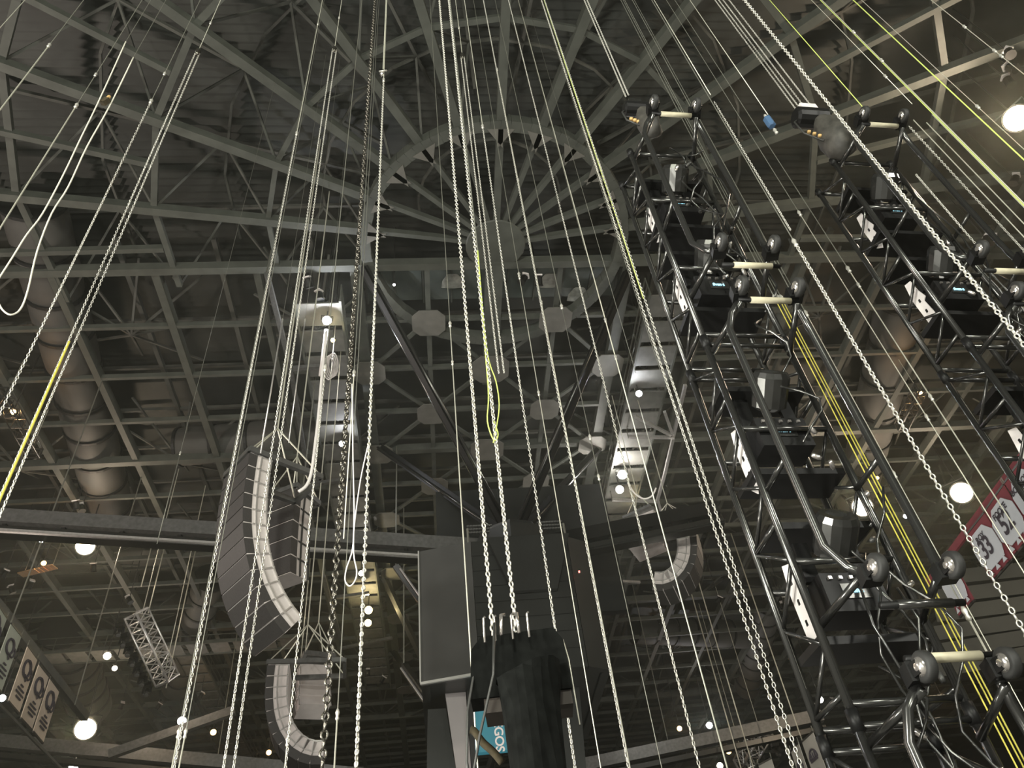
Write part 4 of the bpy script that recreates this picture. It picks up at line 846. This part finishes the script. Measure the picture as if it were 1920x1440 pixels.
# fixtures inside towers
def tower_light(z, label, off=Vector((0, 0, 0))):
    p = L(.36, .24, z)+off; t = thing('tower_light', label, 'stage light', p); Rm = Matrix((u_, v_*-1, EZ)).transposed()
    MB().box(p, .20, .13, .13, Rm).obj('base_box', M['blkm'], t)
    b = MB(); b.box(p+v_*.135+EZ*.0, .09, .005, .05, Rm); b.obj('display_panel', M['blk'], t)
    TT = Matrix.Translation(p+v_*.05-EZ*.134) @ Matrix((u_, v_*-1, -EZ)).transposed().to_4x4()
    TT = Matrix.Translation(p+v_*.143-u_*.01) @ Matrix((u_, EZ, v_)).transposed().to_4x4()
    text_mesh('Sven t', .045, M['lcd'], TT, t, 'display_text')
    for k in (-1, 1): MB().bar(p+u_*k*.18+EZ*.13, p+u_*k*.17+EZ*.42, .04, .10).obj('yoke_arm', M['blkm'], t)
    h = p+EZ*.40; MB().lathe(h-EZ*.12+v_*.05, (EZ*.6+v_*.8), [(0, .08), (.03, .13), (.26, .14), (.30, .12)], 14).obj('head', M['blk'], t, False)
    MB().lathe(h+v_*.26+EZ*.06, (EZ*.6+v_*.8), [(0, .11), (.02, .09), (.03, .03)], 14).obj('front_lens', M['scrd'], t)
    b = MB()
    for k in range(5): b.box(p+u_*(-.14+.07*k)+v_*.14+EZ*.09, .012, .008, .010, Rm)
    b.obj('connector_row', M['chrome'], t)
ZT = [(zof(1283, 461, 4.55), 'upper'), (zof(1398, 721, 4.55), 'middle')]
k = 0
for s in range(3):
    for dz in (.85, 2.15):
        z = s*SP+dz
        w = ['lowest', 'second lowest', 'third lowest', 'third highest', 'second highest', 'highest'][k]; k += 1
        tower_light(z-.1, 'black stage light inside the nearest tower, %s of six' % w)
        tower_light(z-.1, 'black stage light inside the further tower, %s of six' % w, OFF)
# cable bundle hanging inside the towers
def bundle(label, off):
    t = thing('cable_bundle', label, 'cables', L(.5, .5, 2)+off)
    for i in range(12):
        pts = []; u0, v0 = random.uniform(.30, .62), random.uniform(.42, .66); z0 = random.uniform(.3, 7); ln = random.uniform(1.2, 3.5)
        for j in range(14):
            f = j/13; pts.append(L(u0+.10*math.sin(j*1.1+i), v0+.07*math.cos(j*.9+i*2), min(8.7, z0+ln*f))+off)
        MB().tube(pts, .009, 6).obj('cable', M['blk'], t, True)
    for i in range(26):
        p = L(random.uniform(.25, .65), random.uniform(.40, .60), random.uniform(.5, 8.5))+off; MB().lathe(p, Vector((random.uniform(-1, 1), random.uniform(-1, 1), .6)), [(0, .013), (.02, .018), (.06, .018), (.07, .012)], 8).obj('cable_connector', M['chrome' if i % 3 else 'dirt'], t, True)
bundle('loose black cables and connectors inside the nearest tower', Vector((0, 0, 0)))
bundle('loose black cables and connectors inside the further tower', OFF)
# hoists on tower tops
def hoist(label, p, bagm, s=1.0, lab=False):
    t = thing('chain_hoist', label, 'hoist', p)
    MB().lathe(p+EZ*.0-u_*.16*s, u_, [(0, .07*s), (.02*s, .10*s), (.30*s, .10*s), (.33*s, .075*s)], 14).obj('motor_body', M['blkm'], t)
    MB().box(p+EZ*.10*s, .08*s, .07*s, .06*s, Matrix((u_, v_*-1, EZ)).transposed()).obj('gear_case', M['white' if lab else 'blk'], t)
    bg = MB()
    prof = [(0, .10*s), (-.10*s, .125*s), (-.3*s, .14*s), (-.46*s, .12*s), (-.54*s, .05*s)]
    n = 16; vs = []
    for o, r in prof:
        for k in range(n): a = 2*math.pi*k/n; rr = r*(1+.14*math.sin(a*3+o*9)); vs.append(p+u_*(.10*s+rr*math.cos(a))+v_*(rr*math.sin(a))+EZ*(o-.08*s))
    bg.add(vs, [(i*n+k, i*n+(k+1) % n, (i+1)*n+(k+1) % n, (i+1)*n+k) for i in range(len(prof)-1) for k in range(n)]+[tuple((len(prof)-1)*n+k for k in range(n))]); bg.obj('chain_bag', M[bagm], t, True)
    MB().tube([p-u_*.1*s, p-u_*.2*s-EZ*.1*s, p-u_*.18*s-EZ*.3*s, p-u_*.05*s-EZ*.42*s, p+u_*.04*s-EZ*.36*s], .010, 6).obj('control_cable', M['dirt'], t, True)
    for q in range(4): MB().lathe(p-u_*(.14-.04*q)*s-EZ*(.27+.03*q)*s, Vector((1, 0, -.4)), [(0, .014), (.01, .022), (.035, .022), (.04, .014)], 8).obj('connector', M['amberc'], t, True)
    return t
hoist('black chain hoist with amber connectors on top of the nearest tower', atd(1192, 205, 4.75), 'clothg', .9)
hoist('chain hoist with a white top and a crumpled dark bag between the towers', atd(1520, 222, 6.1), 'clothg', 1.25, True)
# central hoist: black motor block with long cloth bag
def cb(px, py, d=4.15): return atd(px, py, d)
az = tan_az(965, 1250)[1]; fx = Vector((math.cos(az), -math.sin(az), 0)); fy = Vector((math.sin(az), math.cos(az), 0))
p = cb(972, 1248); t = thing('chain_hoist', 'large black chain hoist with a long cloth bag at the bottom centre', 'hoist', p)
Rm = Matrix((fx, fy, EZ)).transposed()
sc = 4.15/1442*1.24
hw = 170/2*sc*.90
body = MB(); body.prism([(-hw, -.17), (-hw*.93, .10), (-hw*.72, .17), (hw*.80, .18), (hw*.97, .10), (hw, -.17)], .18, Matrix.Translation(p+fy*.05) @ Matrix((fx, fy, EZ)).transposed().to_4x4()); body.obj('motor_housing', M['cloth'], t)
for k in (): MB().bar(p+fx*hw*k-fy*.09+EZ*.16, p+fx*hw*k-fy*.09-EZ*.16, .02, .03).obj('cooling_rib', M['blkm'], t)
for (q0, q1) in ((-.74, -.30), (.60, .98)): MB().box(p+fx*hw*(q0+q1)/2-EZ*.17+fy*.08, hw*(q1-q0)/2, .10, .075, Rm).obj('lower_casing', M['brownb'], t)
# cloth bag, irregular
bag = MB(); n = 22; rows = [(-.08, .64, -.10), (-.12, .60, -.12), (-.3, .52, -.12), (-.6, .50, -.11), (-.9, .48, -.10), (-1.3, .44, -.1)]
vs = []
for j, (o, wv, yo) in enumerate(rows):
    for k in range(n):
        a = 2*math.pi*k/n; rr = 1+.05*math.sin(4*a+j)+.03*math.sin(7*a+2*j); vs.append(p+fx*(hw*wv*math.cos(a)*rr+.045)+fy*(yo+.13*math.sin(a)*rr)+EZ*(o+(.05*math.cos(a) if j == 0 else 0)))
bag.add(vs, [tuple(range(n))]+[(i*n+k, i*n+(k+1) % n, (i+1)*n+(k+1) % n, (i+1)*n+k) for i in range(len(rows)-1) for k in range(n)]); bag.obj('chain_bag', M['cloth'], t)
for (u0, u1) in ((-.28, -.18), (.08, .0)): MB().tube([p+fx*hw*u0+EZ*.14-fy*.1, p+fx*hw*(u0*.9)+EZ*.26-fy*.1, p+fx*hw*u1+EZ*.27-fy*.08], .010, 6).obj('chain_guide', M['chrome'], t, True)
for k in (-.62, -.40, -.05, .28): MB().tube([p+fx*hw*k+EZ*.10-fy*.12, p+fx*hw*k+EZ*.24-fy*.12, p+fx*hw*(k+.04)+EZ*.25-fy*.12], .007, 6).obj('guide_pin', M['chrome'], t, True)
MB().tube([p+fx*hw*-.62+EZ*.19, p+fx*hw*-.85+EZ*.05, p+fx*hw*-1.05-EZ*.25-fy*.1, p+fx*hw*-1.12-EZ*.5-fy*.1, p+fx*hw*-1.05-EZ*.7-fy*.1], .008, 6).obj('power_lead', M['dirt'], t, True)
MB().tube([p+fx*hw*-.40+EZ*.20-fy*.13, p+fx*hw*-.5-EZ*.1-fy*.16, p+fx*hw*-.85-EZ*.38-fy*.1, p+fx*hw*-1.05-EZ*.6-fy*.1, p+fx*hw*-.98-EZ*.78-fy*.1], .008, 6).obj('power_lead', M['dirt'], t, True)
MB().tube([p+fx*hw*.97+EZ*.12, p+fx*hw*1.03-EZ*.0, p+fx*hw*1.05-EZ*.35], .004, 6).obj('side_cable', M['wire'], t, True)
MB().lathe(p+fx*hw*-.62-EZ*.74+fy*.1, EZ, [(-.2, .05), (-.14, .09), (0, .10), (.05, .05)], 12).obj('red_casing', M['red2'], t, True)
# ------------------------------------------------------------------ haze volume, added for the pale veil and lamp halos
hz = MB(); hz.box(A(0, 10, 17), 66, 66, 16.4, Matrix.Rotation(ANG, 3, 'Z'))
hm = bpy.data.materials.new('haze'); hm.use_nodes = True; nt = hm.node_tree; nt.nodes.clear()
out = nt.nodes.new('ShaderNodeOutputMaterial'); vs_ = nt.nodes.new('ShaderNodeVolumeScatter'); vs_.inputs['Density'].default_value = .0010; vs_.inputs['Anisotropy'].default_value = .7; vs_.inputs['Color'].default_value = (.95, 1, .86, 1)
nt.links.new(vs_.outputs[0], out.inputs['Volume'])
ho = hz.obj('haze', hm); tag(ho, 'thin haze volume added for the pale veil and lamp halos', 'haze', None, 'stuff')
